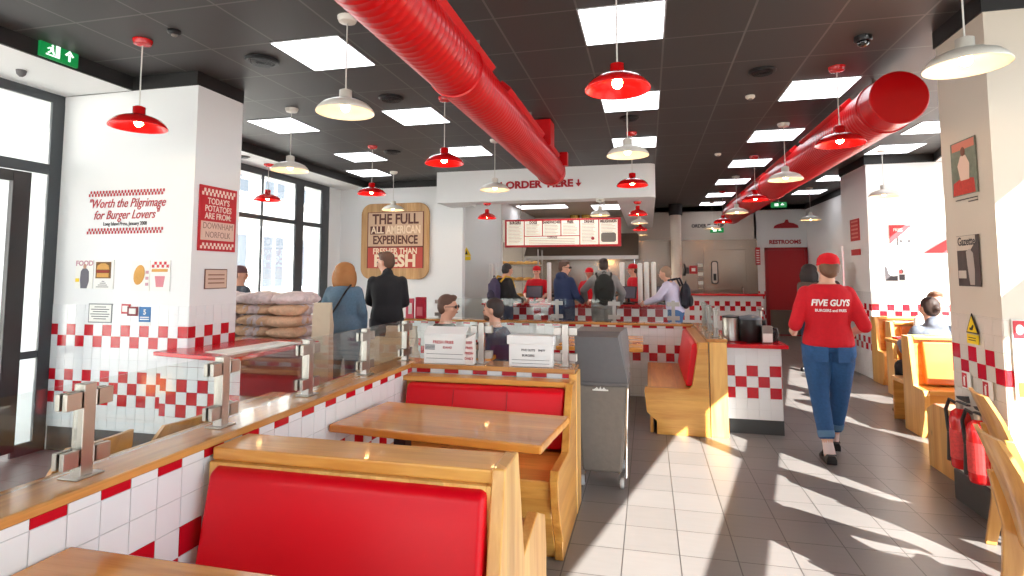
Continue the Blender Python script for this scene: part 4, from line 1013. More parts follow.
# bright block wall prints
YB = 9.09
o = thing('wall_banner', 'red corner triangle print with a small framed plate on the bright wall', 'print', (3.5, YB, 1.9))
MB().prism([(3.365, 1.92), (3.365, 2.19), (3.66, 2.19)], 'y', YB-.004, YB).build('triangle', mat('banner_red', (200, 50, 56), .5), o)
text_mb('FRIES', .06, .001, .001, 0, face_y(3.47, YB-.005, 2.12), sx=.85).build('word', PAPER, o)
f = MB(); f.box(3.463, 3.645, YB-.006, YB-.003, 1.905, 2.02).build('plate', mat('plate_dark', (90, 84, 84), .5), o); MB().box(3.475, 3.633, YB-.008, YB-.006, 1.915, 2.01).build('plate_face', PAPER, o)
MB().box(3.485, 3.52, YB-.009, YB-.008, 1.94, 1.98).box(3.585, 3.62, YB-.009, YB-.008, 1.94, 1.98).box(3.52, 3.585, YB-.009, YB-.008, 1.935, 1.945).build('plate_mark', TXTDK, o)
tag(MB().prism([(3.78, 1.79), (4.3, 1.79), (4.3, 1.97), (4.06, 1.97)], 'y', YB-.004, YB).build('wall_banner', mat('banner_red2', (196, 60, 62), .5)), 'red slanted print running behind the beige pillar on the bright wall', 'print')
o = thing('photo_print', 'black and white photo print low on the bright wall', 'print', (3.41, YB, 1.39)); MB().box(3.26, 3.55, YB-.004, YB, 1.39, 1.615).build('sheet', PAPER, o)
MB().prism([(3.28, 1.4), (3.28, 1.6), (3.31, 1.6), (3.33, 1.5), (3.38, 1.46), (3.44, 1.47), (3.44, 1.4)], 'y', YB-.006, YB-.004).box(3.46, 3.53, YB-.006, YB-.004, 1.41, 1.49).ell((3.49, YB-.005, 1.53), .025, .002, .03).build('dark_shapes', TXTDK, o)
MB().box(3.46, 3.5, YB-.007, YB-.006, 1.5, 1.55).build('red_touch', mat('touch', (190, 90, 90), .6), o)
# posters on the right pillar (face -X)
XR = 1.994
o = thing('framed_poster', 'colour poster of a seated woman, upper print on the beige pillar', 'poster', (XR, 4.18, 2.0)); MB().box(XR-.004, XR, 4.035, 4.33, 2.005, 2.36).build('sheet', mat('poster_green', (112, 120, 104), .6, vary=.4, bscale=30), o)
def px_poly(pts, name, m, off, o): return MB().prism(pts, 'x', XR-.004-off-.001, XR-.004-off).build(name, m, o)
px_poly([(4.06, 2.01), (4.32, 2.01), (4.31, 2.09), (4.2, 2.12), (4.07, 2.1)], 'flowers', mat('poster_red', (186, 52, 40), .6, vary=.4, bscale=60), .0, o)
px_poly([(4.05, 2.3), (4.31, 2.3), (4.31, 2.352), (4.05, 2.352)], 'heading_band', mat('poster_salmon', (206, 120, 100), .6), .0, o)
px_poly([(4.12, 2.1), (4.22, 2.1), (4.25, 2.2), (4.21, 2.26), (4.15, 2.26), (4.11, 2.2)], 'figure', mat('poster_skin', (224, 190, 170), .6), .001, o)
MB().ell((XR-.006, 4.18, 2.285), .002, .026, .03).build('figure_head', mat('poster_hair', (110, 60, 40), .6), o)
MB().box(XR-.004, XR, 4.05, 4.3, 1.975, 1.981).box(XR-.004, XR, 4.05, 4.15, 1.955, 1.961).build('caption', TXTDK, o)
o = thing('framed_poster', 'black and white cover of a standing figure, lower print on the beige pillar', 'poster', (XR, 4.19, 1.42)); MB().box(XR-.004, XR, 4.065, 4.32, 1.42, 1.745).build('sheet', mat('poster_dark', (74, 64, 62), .6, vary=.4, bscale=25), o)
px_poly([(4.16, 1.65), (4.318, 1.65), (4.318, 1.743), (4.1, 1.743), (4.1, 1.7)], 'pale_top', mat('poster_pale', (200, 186, 170), .6), 0, o)
text_mb('Gazette', .075, .001, .0015, 0, face_x(XR-.0065, 4.2, 1.705), sx=.85).build('title', TXTDK, o)
px_poly([(4.13, 1.43), (4.18, 1.43), (4.2, 1.55), (4.21, 1.64), (4.17, 1.66), (4.13, 1.63), (4.12, 1.52)], 'figure', mat('poster_figure', (170, 158, 150), .6), .001, o)
px_poly([(4.22, 1.47), (4.31, 1.47), (4.31, 1.52), (4.22, 1.52)], 'pale_block', mat('poster_pale2', (196, 184, 172), .6), .001, o)
o = thing('warning_sticker', 'yellow triangular slip warning sticker above the red tiles on the beige pillar', 'sticker', (XR, 4.18, 1.06))
MB().prism([(4.25, 1.125), (4.11, 1.125), (4.18, 1.25)], 'x', XR-.012, XR-.007).build('triangle_border', BLK, o)
MB().prism([(4.235, 1.133), (4.125, 1.133), (4.18, 1.232)], 'x', XR-.014, XR-.012).build('triangle', YEL, o)
MB().prism([(4.2, 1.145), (4.17, 1.145), (4.155, 1.175), (4.165, 1.18), (4.185, 1.16), (4.2, 1.16)], 'x', XR-.016, XR-.014).build('symbol', BLK, o)
MB().box(XR-.014, XR-.007, 4.12, 4.24, 1.06, 1.118).build('text_patch', YEL, o)
MB().box(XR-.016, XR-.014, 4.14, 4.22, 1.095, 1.1).box(XR-.016, XR-.014, 4.14, 4.22, 1.08, 1.085).build('text_lines', TXTDK, o)
for y, z, lab in [(4.285, .77, 'red and white extinguisher sign, left of two on the pillar'), (4.05, .755, 'red and white extinguisher sign, right of two on the pillar')]:
    o = thing('extinguisher_sign', lab, 'sign', (XR, y, z))
    MB().box(XR-.012, XR-.007, y-.05, y+.05, z-.01, z+.1).build('sheet', PAPER, o); MB().box(XR-.014, XR-.012, y-.01, y+.045, z, z+.09).build('red_field', SIGNRED, o)
    MB().box(XR-.016, XR-.014, y+.008, y+.024, z+.01, z+.065).box(XR-.016, XR-.014, y+.0, y+.014, z+.068, z+.075).build('symbol', PAPER, o)
# sheets at the far right edge on the pillar's front face
o = thing('hygiene_notice', 'red topped notice with blue and orange print on the sunlit pillar front, right edge', 'notice', (2.14, 3.88, .78))
MB().box(2.035, 2.3, 3.872, 3.88, .78, 1.235).build('sheet', PAPER, o); MB().box(2.04, 2.295, 3.869, 3.872, 1.13, 1.23).build('red_heading', SIGNRED, o)
MB().ell((2.07, 3.868, 1.18), .02, .002, .03).box(2.11, 2.16, 3.866, 3.869, 1.16, 1.2).build('heading_mark', PAPER, o)
m = MB(); [m.box(2.09, 2.26, 3.87, 3.872, .97+k*.02, .98+k*.02) for k in range(6)]; m.build('blue_lines', BLUE, o)
MB().box(2.05, 2.29, 3.869, 3.872, .8, .88).build('orange_band', mat('notice_orange', (236, 130, 50), .5), o)

# ================================================================ POTATO SACKS, RED COUNTER AND BAGS at left
o = thing('side_counter', 'red-topped counter with checkered tiles beside the white pillar', 'counter', (-3.3, 4.1, 0))
MB().box(-3.63, -2.98, 3.72, 4.5, .1, .86).build('cabinet_body', mat('maroon_panel', (120, 44, 46), .4), o)
t = MB(); tiles(t, 'y', 3.72, -3.7, -2.98, .1, .86, lambda i, k: k in (4, 5, 6) and (i+k) % 2 == 0, T, -4.693, Z0)
t.build('tile_facing', [WTILE, RTILE], o)
MB().box(-3.6, -3.0, 3.75, 4.45, 0, .1).build('kick_plinth', PLINTH, o)
MB().prism([(-3.72, 3.66), (-2.88, 3.5), (-2.88, 4.6), (-3.625, 4.6), (-3.625, 3.9), (-3.72, 3.9)], 'z', .87, .9).build('counter_top', REDL, o, bevel=.005)
o = thing('paper_sheets', 'white paper sheets lying on the red counter by the sacks', 'paper', (-3.1, 4.1, .902))
MB().prism([(-3.3, 3.72), (-2.98, 3.62), (-2.93, 4.4), (-3.2, 4.45)], 'z', .902, .906).build('sheet', PAPER, o)
def sack_mesh(seed, L=.46, W=.34, Hh=.118):
    rnd = random.Random(seed); V = []; F = []; n, m_ = 18, 12
    for i in range(m_+1):
        u = -1+2*i/m_; pin = (1-abs(u)**5)**.5 if abs(u) < 1 else 0
        pin = max(pin, .25)
        for j in range(n):
            a = 2*PI*j/n; cx = math.copysign(abs(math.cos(a))**.7, math.cos(a)); cz = math.copysign(abs(math.sin(a))**.75, math.sin(a))
            k = 1+.1*math.sin(3*a+seed+u*7)+.1*rnd.uniform(-1, 1)
            V.append((u*L/2*(1+.03*rnd.uniform(-1, 1)), cx*W/2*k*(.7+.3*pin), Hh/2+cz*Hh/2*pin*k))
    for i in range(m_):
        for j in range(n): F.append((i*n+j, i*n+(j+1) % n, (i+1)*n+(j+1) % n, (i+1)*n+j))
    F.append(tuple(range(n))[::-1]); F.append(tuple(m_*n+j for j in range(n)))
    return MB().add(V, F)
def sack(x, y, z, rz, seed, label, mt):
    s = sack_mesh(seed); s.xf(Matrix.Rotation(rz, 4, 'Z'))
    o = s.build('potato_sack', mt, origin=(0, 0, 0), smooth='full'); o.location = (x, y, z)
    sub = o.modifiers.new('sub', 'SUBSURF'); sub.levels = 1; sub.render_levels = 1
    tag(o, label, 'sack', 'brown paper potato sacks in the stack')
    bd = sack_mesh(seed, .2, .352, .125); bd.xf(Matrix.Rotation(rz, 4, 'Z') @ Matrix.Translation((.02, 0, -.002)))
    c = bd.build('printed_band', SACKW, origin=(0, 0, 0), smooth='full'); c.parent = o; c.location = (0, 0, 0)
    return o
lev = ['floor-level', 'lowest', 'bottom', 'second', 'third', 'fourth', 'fifth', 'sixth', 'seventh', 'eighth', 'ninth', 'top']
for k in range(12):
    z = .005+k*.108
    for c_, (x, nm_) in enumerate([(-4.3, 'left'), (-3.83, 'middle'), (-3.42, 'right')]):
        
        mt = SACK if not (c_ == 0 and k > 5) and k < 11 else SACKW
        sack(x+random.uniform(-.03, .03), 5.05+random.uniform(-.03, .03), z, R(0 if c_ != 2 else 90)+random.uniform(-.08, .08), k*3+c_, f'brown paper potato sack, {lev[k]} layer of the {nm_} column by the window', mt)
def paper_bag(lab, x, y, z, w_, d_, h, rz=0, mt=KRAFT, name='paper_bag'):
    rnd = random.Random(int(x*100+y*37)); V = []; F = []
    lv = 7
    for i in range(lv+1):
        f = i/lv
        for j in range(16):
            a = 2*PI*j/16; c, s = math.cos(a), math.sin(a); q = max(abs(c), abs(s)); c /= q; s /= q
            k = 1+.05*rnd.uniform(-1, 1)*(f*2)
            V.append((c*w_/2*k, s*d_/2*(1-.75*max(0, f-.55)/.45)*k, f*h))
    for i in range(lv):
        for j in range(16): F.append((i*16+j, i*16+(j+1) % 16, (i+1)*16+(j+1) % 16, (i+1)*16+j))
    F.append(tuple(range(16))[::-1]); F.append(tuple(lv*16+j for j in range(16)))
    m = MB().add(V, F).xf(Matrix.Rotation(rz, 4, 'Z')); o = m.build(name, mt, origin=(0, 0, 0), smooth=True); o.location = (x, y, z)
    return tag(o, lab, 'bag')
paper_bag('tall cream paper bag folded beside the blonde woman', -3.0, 4.85, .445, .16, .24, .78, R(20), mat('bag_cream', (206, 190, 164), .9, bump=.6, bscale=20))
paper_bag('brown paper bag standing below the man in the black jacket', -2.42, 5.35, .445, .3, .2, .53, R(10))
paper_bag('brown paper bag seen through the glass behind the fourth post', -2.25, 4.8, .445, .42, .25, .48, R(-8))
low = thing('dining_table', 'red-edged table under the brown paper bags behind the glass', 'table', (-2.35, 4.95, 0))
MB().box(-3.12, -1.95, 4.62, 5.6, .40, .44).build('tabletop', REDL, low, bevel=.005); MB().box(-2.48, -2.42, 4.9, 4.96, 0, .4).build('leg', BLK, low)
MB().box(-2.65, -2.25, 4.86, 5.0, 0, .03).build('foot', BLK, low)

# ================================================================ ORDER COUNTER AND KITCHEN
o = thing('order_counter', 'long checkered order counter with red top under the menu board', 'counter', (-1.25, 11, 0))
MB().box(-3.1, .58, 10.65, 11.2, .1, .9).build('cabinet_body', WTILE, o)
t = MB(); tiles(t, 'y', 10.65, -3.1, .58, .1, .9, lambda i, k: k in (5, 4) and (i+k) % 2 == 0 or k == 6, .14, -3.1, .02); t.build('tile_facing', [WTILE, mat('red_tile_dim', (176, 16, 34), .3)], o)
MB().box(-3.1, .58, 10.68, 11.2, 0, .1).build('kick_plinth', PLINTH, o)
MB().box(-3.14, .62, 10.6, 11.25, .9, .935).build('counter_top', REDL, o, bevel=.005)
o = thing('rear_counter', 'rear kitchen counter with red edge below the steel wall', 'counter', (1.4, 13.9, 0))
MB().box(.7, 2.5, 13.7, 14.2, .0, 1.0).build('cabinet_body', WHITE, o)
t = MB(); tiles(t, 'y', 13.7, .7, 2.5, .0, .98, lambda i, k: k in (7, 6, 4) and (i+k) % 2 == 0, .11, .7, .0); t.build('tile_facing', [WTILE, RTILE], o)
MB().box(.66, 2.54, 13.62, 14.25, 1.0, 1.045).build('counter_top', REDL, o, bevel=.005)
def cup_stack(x, y, z, h, lab, r=.045):
    pr_ = []; k = 0
    pr_.append((r*.8, 0))
    while k*.022 < h-.03: pr_ += [(r*.97, k*.022+.004), (r, k*.022+.018), (r*.96, k*.022+.021)]; k += 1
    pr_ += [(r*.8, h-.01), (r*.6, h)]
    return tag(MB().lathe([(a, z+b) for a, b in pr_], (x, y, 0), 16).build('cup_stack', PAPER, smooth=True), lab, 'cup stack', 'tall stacks of white paper cups on the order counter')
for i, (x, zt, zb, l) in enumerate([(-3.05, 1.70, .94, 'leftmost tall stack of white cups beside the grey alcove'), (-2.93, 1.71, .94, 'second tall stack of white cups beside the grey alcove'), (-2.79, 1.69, .94, 'third tall stack of white cups beside the grey alcove'),
      (-1.87, 1.72, .94, 'tall stack of white cups left of the man in navy'), (-.47, 1.72, .94, 'tall stack of white cups right of the grey hooded man'),
      (-.14, 1.7, .94, 'first of three tall cup stacks before the man in the pale shirt'), (-.02, 1.72, .94, 'second of three tall cup stacks before the man in the pale shirt'), (.11, 1.72, .94, 'third of three tall cup stacks before the man in the pale shirt')]):
    cup_stack(x, 10.95, zb, zt-zb, l)
def register(x, y, lab, rz=0):
    o = thing('till_screen', lab, 'till', (x, y, .937), 'black till screens on the order counter')
    M_ = Matrix.Translation((x, y, .937)) @ Matrix.Rotation(rz, 4, 'Z')
    MB().box(-.09, .09, -.08, .08, 0, .03).box(-.02, .02, -.02, .02, .03, .14).xf(M_).build('stand', BLK, o, bevel=.004)
    MB().prism([(-.06, .1), (-.03, .1), (.03, .32), (0, .33)], 'x', -.16, .16).xf(M_).build('screen', BLK, o, bevel=.004)
    MB().prism([(-.064, .115), (-.062, .112), (-.006, .315), (-.008, .315)], 'x', -.14, .14).xf(M_).build('display', mat('display_%s' % abs(int(x*100)), (96, 96, 110), .2), o)
    return o
register(-2.72, 10.85, 'black till screen at the left end of the counter', R(20)); register(-2.15, 10.9, 'black till screen in front of the staff member with red cap')
register(-.35, 10.85, 'black till screen near the cup stacks', R(-20)); register(.3, 10.9, 'black card terminal at the right end of the counter', R(-30))
o = thing('bread_rack', 'steel rack with trays of burger buns behind the left till', 'rack', (-2.9, 12.95, 0))
for x in (-3.4, -2.42):
    for y in (12.7, 13.2): MB().box(x-.015, x+.015, y-.015, y+.015, 0, 2.05).build('upright', STEEL, o)
for z in (.6, .95, 1.32, 1.69): MB().box(-3.4, -2.42, 12.7, 13.2, z, z+.02).build('shelf', STEEL, o)
for z in (.97, 1.34, 1.71):
    lz = 'lower' if z < 1 else 'middle' if z < 1.5 else 'upper'
    for i in range(5):
        for j in range(2):
            b = MB().lathe([(.055, 0), (.085, .015), (.088, .03), (.07, .06), (.03, .078), (.005, .08)], (-3.28+i*.19, 12.83+j*.2, z), 12).build('burger_bun', BREAD, smooth=True)
            tag(b, f'golden burger bun on the {lz} shelf of the bread rack', 'bun', f'burger buns on the {lz} rack shelf')
o = thing('kitchen_hood', 'steel extractor hood over the grill behind the order counter', 'extractor hood', (-1.7, 14.3, 1.85))
MB().prism([(13.6, 1.88), (15.05, 1.88), (15.05, 2.5), (14.3, 2.5)], 'x', -2.95, -.2).build('hood', mat('hood_steel', (128, 114, 102), .35, metal=.9), o)
MB().box(-2.95, -.2, 13.58, 13.62, 1.84, 1.93).build('front_lip', STEEL, o)
MB().box(-1.2, -.95, 13.9, 14.1, 1.86, 1.875).build('hood_lamp', BULB, o)
for x in (-1.6, -1.3): MB().lathe([(.13, 2.5), (.13, 3.0)], (x-.2, 14.5, 0), 20).build('flue', mat('brass_flue_%d' % int(-x*10), (210, 170, 90), .25, metal=.9), o, smooth=True)
o = thing('grill_range', 'dark steel grill and fryer range below the hood', 'cooker', (-1.6, 14.6, 0))
MB().box(-2.9, -.4, 14.2, 15.0, 0, .92).build('body', STEELW, o, bevel=.01); MB().box(-2.9, -.4, 14.15, 15.0, .92, .98).build('hot_plate', BLK, o, bevel=.005)
for i in range(4): MB().box(-2.8+i*.6, -2.3+i*.6, 14.18, 14.2, .3, .8).build('door', STEEL, o, bevel=.004)
o = thing('round_column', 'round cream column rising behind the order counter', 'column', (.69, 14.4, 0))
MB().lathe([(.125, 0), (.125, 2.93)], (.69, 14.4, 0), 30).build('shaft', mat('column_cream', (224, 214, 200), .5), o, smooth=True); MB().lathe([(.16, 2.93), (.16, 3.2)], (.69, 14.4, 0), 30).build('capital', BLACKP, o, smooth=True)
o = thing('steel_door', 'steel cold room door in the rear kitchen wall', 'door', (1.87, 15.06, 0))
MB().box(1.38, 2.38, 15.03, 15.078, 0, 2.1).build('leaf', STEELW, o, bevel=.006); MB().prism(rr(1.55, 1.72, 1.24, 1.82, .06), 'y', 15.0, 15.03).build('window_frame', BLK, o); MB().prism(rr(1.575, 1.695, 1.265, 1.795, .05), 'y', 14.995, 15.0).build('window_pane', mat('port_glass', (206, 198, 186), .3), o)
MB().box(1.6, 1.67, 14.99, 14.995, 1.33, 1.5).build('window_mark', BLK, o)
MB().tube([(2.28, 15.02, .95), (2.28, 14.97, .97), (2.28, 14.97, 1.15), (2.28, 15.02, 1.17)], .012, 8).build('handle', CHROME, o)
o = thing('first_aid_box', 'small red wall box with white mark on the kitchen wall', 'wall box', (1.12, 15.0, 1.55)); MB().box(1.03, 1.22, 14.98, 15.07, 1.5, 1.7).build('box', SIGNRED, o, bevel=.004); MB().box(1.08, 1.17, 14.975, 14.98, 1.56, 1.64).build('mark', PAPER, o)
o = thing('wall_sheets', 'small sheets stuck in a column on the kitchen wall', 'notices', (1.32, 15.05, 1.1))
for k in range(6): MB().box(1.24, 1.36, 15.06, 15.075, 1.12+k*.11, 1.2+k*.11).build('sheet', PAPER if k % 2 else mat('sheet_grey%d' % k, (150, 140, 134), .6), o)
o = thing('wall_clip', 'black hanging utensils on the kitchen wall beside the column', 'utensils', (.95, 15.0, 1.4))
MB().tube([(.9, 15.03, 1.45), (.93, 15.03, 1.6), (.91, 15.03, 1.75)], [.04, .03, .015], 8).build('handset', BLK, o, smooth=True); MB().box(1.0-.04, 1.0+.02, 15.02, 15.07, 1.5, 1.66).build('holder', GREYD, o)
tag(text_mb('ORDER PICK UP', .12, .006, .004, 0, face_y(1.5, 15.09, 2.71), sx=.9).build('pickup_lettering', TXTDK), 'small dark lettering on the white wall above the steel', 'wall lettering')
o = thing('red_menu_stand', 'pink and red menu holder on the partition behind the man in black', 'menu holder', (-3.15, 7.3, .893)); MB().box(-3.24, -3.13, 7.28, 7.32, .893, 1.16).build('card', mat('card_pink', (214, 90, 110), .5), o, bevel=.003); MB().box(-3.2, -3.15, 7.275, 7.28, .95, 1.1).build('card_mark', PAPER, o)
o = thing('red_menu_stand', 'dark red cup dispenser right of the pink menu holder', 'dispenser', (-3.02, 7.31, .893)); MB().box(-3.1, -2.96, 7.27, 7.35, .893, 1.18).build('case', mat('case_red', (180, 20, 50), .4), o, bevel=.01); MB().box(-3.07, -2.99, 7.265, 7.27, .93, 1.05).build('inset', mat('inset_pink', (214, 110, 120), .5), o)
o = thing('warning_sticker', 'yellow triangular warning sticker on the grey alcove wall', 'sticker', (-3.62, 11.24, 1.8))
MB().prism([(-3.76, 1.87), (-3.56, 1.87), (-3.66, 2.05)], 'y', 11.243, 11.248).build('triangle', YEL, o); MB().box(-3.75, -3.57, 11.244, 11.248, 1.78, 1.86).build('text_patch', YEL, o); MB().prism([(-3.69, 1.9), (-3.63, 1.9), (-3.66, 1.99)], 'y', 11.238, 11.243).build('symbol', BLK, o)

# ================================================================ PEOPLE
SKIN = mat('skin', (214, 160, 134), .5); SKIN2 = mat('skin_light', (226, 178, 152), .5)
def hairm(n, c): return mat(n, c, .6, bump=.5, bscale=60)
EYE = mat('eye_dark', (40, 30, 28), .3); LIP = mat('lip', (176, 96, 84), .5)
def fabric(n, c, v=.12): return mat(n, c, .85, bump=.25, bscale=45, vary=v)

def person(label, loc, yaw, height=1.7, top=None, bottom=None, shoes=None, hair=None, hair_style='short', pose=None, skin=SKIN, cap=None,
           head_yaw=0, build=1.0, hips=1.0, sleeves='long', vox=.014, glasses=False, beard=None, group=None, hem=.86, collar=False, legs_detail=None):
    """yaw 0 faces +Y; yaw grows counter-clockwise. joints are given for a 1.7 m figure, x right, y forward, z up."""
    s = height/1.7
    P = dict(pel=(0, 0, .93), neck=(0, .0, 1.42), head=(0, .02, 1.565),
             hipL=(-.09, 0, .9), hipR=(.09, 0, .9), kneeL=(-.1, .02, .49), kneeR=(.1, .02, .49), ankL=(-.1, -.02, .09), ankR=(.1, -.02, .09),
             shL=(-.162, 0, 1.345), shR=(.162, 0, 1.345), elL=(-.225, -.03, 1.1), elR=(.225, -.03, 1.1), wrL=(-.23, .07, .87), wrR=(.23, .07, .87),
             toeL=(0, 1), toeR=(0, 1))
    if pose: P.update(pose)
    p = {k: Vector(v)*s if len(v) == 3 else v for k, v in P.items()}
    b = build*s*.93
    x0, y0, z0 = loc
    root = thing('person', label, 'person', loc, group)
    W = Matrix.Translation((x0, y0, z0)) @ Matrix.Rotation(yaw, 4, 'Z')
    def fin(mb, name, m, rem=vox, **k): return mb.xf(W).build(name, m, root, remesh=rem, smooth='full', **k)
    spine = p['neck']-p['pel']
    sd = (p['shR']-p['shL']); syaw = math.atan2(sd.y, sd.x)
    def torso(mb, e, lo=-.08, hi=1.0):
        rings = [(-.12, .135*hips, .1*hips), (-.04, .168*hips, .12*hips), (.03, .168*hips, .12*hips), (.1, .165*hips, .118*hips), (.3, .142, .105), (.5, .152, .112), (.72, .17, .118), (.84, .165, .108), (.92, .125, .09), (.98, .08, .07), (1.04, .055, .058)]
        path = []; n = 20; V = []; F = []
        rs = [r for r in rings if lo-.001 <= r[0] <= hi+.001]
        for t, rx, ry in rs:
            c = p['pel']+spine*t; a = syaw*min(max(t, 0), 1)
            for j in range(n):
                th = 2*PI*j/n; q = Vector((math.cos(th)*(rx*b+e), math.sin(th)*(ry*b+e), 0)); q.rotate(Euler((0, 0, a))); V.append(c+q)
        k = len(rs)
        for i in range(k-1):
            for j in range(n): F.append((i*n+j, i*n+(j+1) % n, (i+1)*n+(j+1) % n, (i+1)*n+j))
        F.append(tuple(range(n))[::-1]); F.append(tuple((k-1)*n+j for j in range(n)))
        mb.add(V, F)
    def arm(mb, S_, e, upto='wr'):
        sh, el, wr = p['sh'+S_], p['el'+S_], p['wr'+S_]
        mb.capsule(sh, el, .05*b+e, .042*b+e)
        if upto == 'wr': mb.capsule(el, wr, .043*b+e, .03*b+e)
        elif upto == 'half': mb.capsule(sh, sh+(el-sh)*.5, .048*b+e, .05*b+e)
    def hand(mb, S_):
        el, wr = p['el'+S_], p['wr'+S_]; d = (wr-el).normalized()
        side = Vector((1 if S_ == 'L' else -1, 0, 0)); side = (side-d*side.dot(d)).normalized() if abs(side.dot(d)) < .95 else Vector((0, 0, 1))
        nrm = d.cross(side).normalized()
        mb.capsule(wr, wr+d*.05*s, .026*s, .032*s); mb.capsule(wr+d*.03*s+nrm*.012*s, wr+d*.085*s+nrm*.015*s, .022*s, .02*s); mb.capsule(wr+d*.03*s-nrm*.012*s, wr+d*.085*s-nrm*.015*s, .022*s, .02*s)
        for i, (o_, L_) in enumerate(((-.03, .062), (-.01, .072), (.011, .068), (.031, .052))):
            a = wr+d*.09*s+nrm*o_*s; k1 = a+(d*.6+side*.25).normalized()*L_*.55*s; k2 = k1+(d*.35+side*.75).normalized()*L_*.5*s
            mb.capsule(a, k1, .0105*s, .0095*s, 8); mb.capsule(k1, k2, .0095*s, .008*s, 8)
        a = wr+d*.03*s-nrm*.028*s; k1 = a+(d*.6-nrm*.7+side*.2).normalized()*.035*s; mb.capsule(a, k1, .0125*s, .011*s, 8); mb.capsule(k1, k1+(d*.8+side*.5).normalized()*.03*s, .011*s, .009*s, 8)
    def leg(mb, S_, e, lo=0):
        hp, kn, an = p['hip'+S_], p['knee'+S_], p['ank'+S_]
        mb.tube([hp+Vector((0, 0, .03*s)), hp+(kn-hp)*.3, kn+(hp-kn)*.12, kn+(an-kn)*.1, kn+(an-kn)*.35, an+(kn-an)*lo], [.1*b*hips+e, .094*b*hips+e, .068*b+e, .06*b+e, .058*b+e, .036*b+e+(.012 if e else 0)], 14)
        mb.ell(kn, .062*b+e, .062*b+e, .07*b+e)
        mb.ell(hp+Vector((0, -.012, -.04*s)), .098*b*hips+e, .1*b*hips+e, .09*b+e)
    hc = p['head']; HM = Matrix.Translation(hc) @ Matrix.Rotation(head_yaw, 4, 'Z')
    def headpts(mb):
        def E(c, rx, ry, rz): 
            c = HM @ (Vector(c)*s); mb.ell(c, rx*s, ry*s, rz*s, rot=(0, 0, head_yaw))
        E((0, -.012, .025), .074, .092, .088); E((0, .012, -.03), .058, .07, .078); E((0, .04, -.083), .028, .03, .024)
        E((0, .088, -.02), .011, .02, .024); E((0, .076, .01), .05, .016, .012); E((0, .082, -.056), .024, .01, .008)
        E((-.074, -.005, -.012), .009, .018, .03); E((.074, -.005, -.012), .009, .018, .03); E((-.04, .06, -.03), .022, .02, .02); E((.04, .06, -.03), .022, .02, .02)
    bd = MB(); torso(bd, 0)
    for S_ in 'LR': arm(bd, S_, 0); hand(bd, S_); leg(bd, S_, 0); an = p['ank'+S_]; t_ = Vector((p['toe'+S_][0], p['toe'+S_][1], 0)).normalized(); bd.capsule(an-Vector((0, 0, .04*s)), an+t_*.13*s-Vector((0, 0, .06*s)), .036*s, .026*s)
    bd.capsule(p['neck']-Vector((0, 0, .04*s)), hc-Vector((0, .005, .03))*s, .06*b, .056*b); headpts(bd)
    fin(bd, 'body', skin, rem=min(vox, .011))
    ey = MB()
    for sx in (-1, 1): c = HM @ (Vector((sx*.03, .079, -.002))*s); ey.ell(c, .011*s, .008*s, .007*s)
    ey.xf(W).build('eyes', EYE, root, smooth='full')
    lp = MB(); lp.ell(HM @ (Vector((0, .09, -.057))*s), .02*s, .005*s, .005*s); lp.xf(W).build('mouth', LIP, root, smooth='full')
    if glasses:
        g = MB()
        for sx in (-1, 1): g.ell(HM @ (Vector((sx*.034, .09, 0))*s), .028*s, .006*s, .02*s)
        g.tube([HM @ (Vector((-.07, .085, .003))*s), HM @ (Vector((.07, .085, .003))*s)], .004*s, 6)
        for sx in (-1, 1): g.tube([HM @ (Vector((sx*.066, .085, .003))*s), HM @ (Vector((sx*.08, -.01, .0))*s)], .003*s, 6)
        g.xf(W).build('glasses', BLK, root, smooth=True)
    if top:
        m = MB(); torso(m, .024*s, lo=-.12 if hem < .9 else -.04, hi=.98)
        for S_ in 'LR': 
            if sleeves == 'long': arm(m, S_, .014*s)
            else: arm(m, S_, .012*s, 'half')
        if collar: m.capsule(p['neck']-Vector((0, 0, .03*s)), p['neck']+Vector((0, -.01, .02))*s, .075*b, .065*b)
        if collar == 'hood': m.ell(p['neck']+Vector((0, -.075, -.0))*s, .11*s, .07*s, .075*s)
        fin(m, 'shirt' if sleeves != 'long' else 'jacket', top)
    if bottom:
        m = MB(); torso(m, .006*s, lo=-.12, hi=.03)
        for S_ in 'LR': leg(m, S_, .011*s, legs_detail or .12)
        fin(m, 'trousers', bottom)
    if shoes:
        for S_ in 'LR':
            an = p['ank'+S_]; t_ = Vector((p['toe'+S_][0], p['toe'+S_][1], 0)).normalized(); rgt = Vector((t_.y, -t_.x, 0))
            m = MB(); V = []; prof = [(-.09, .03, .06), (-.06, .038, .07), (0, .04, .085), (.06, .043, .055), (.12, .044, .04), (.16, .03, .03)]
            V = []; F = []
            for (u, w_, h_) in prof:
                for (a, c) in ((-1, 0), (-1, .6), (-.6, 1), (.6, 1), (1, .6), (1, 0)): V.append(an+t_*u*s+rgt*a*w_*s+Vector((0, 0, c*h_-.088))*s)
            for i in range(5):
                for j in range(5): F.append((i*6+j, (i+1)*6+j, (i+1)*6+j+1, i*6+j+1))
                F.append((i*6+5, (i+1)*6+5, (i+1)*6, i*6))
            F.append(tuple(range(6))); F.append(tuple(range(30, 36))[::-1])
            m.add(V, F); m.xf(W).build('shoe', shoes, root, bevel=.006, smooth=True)
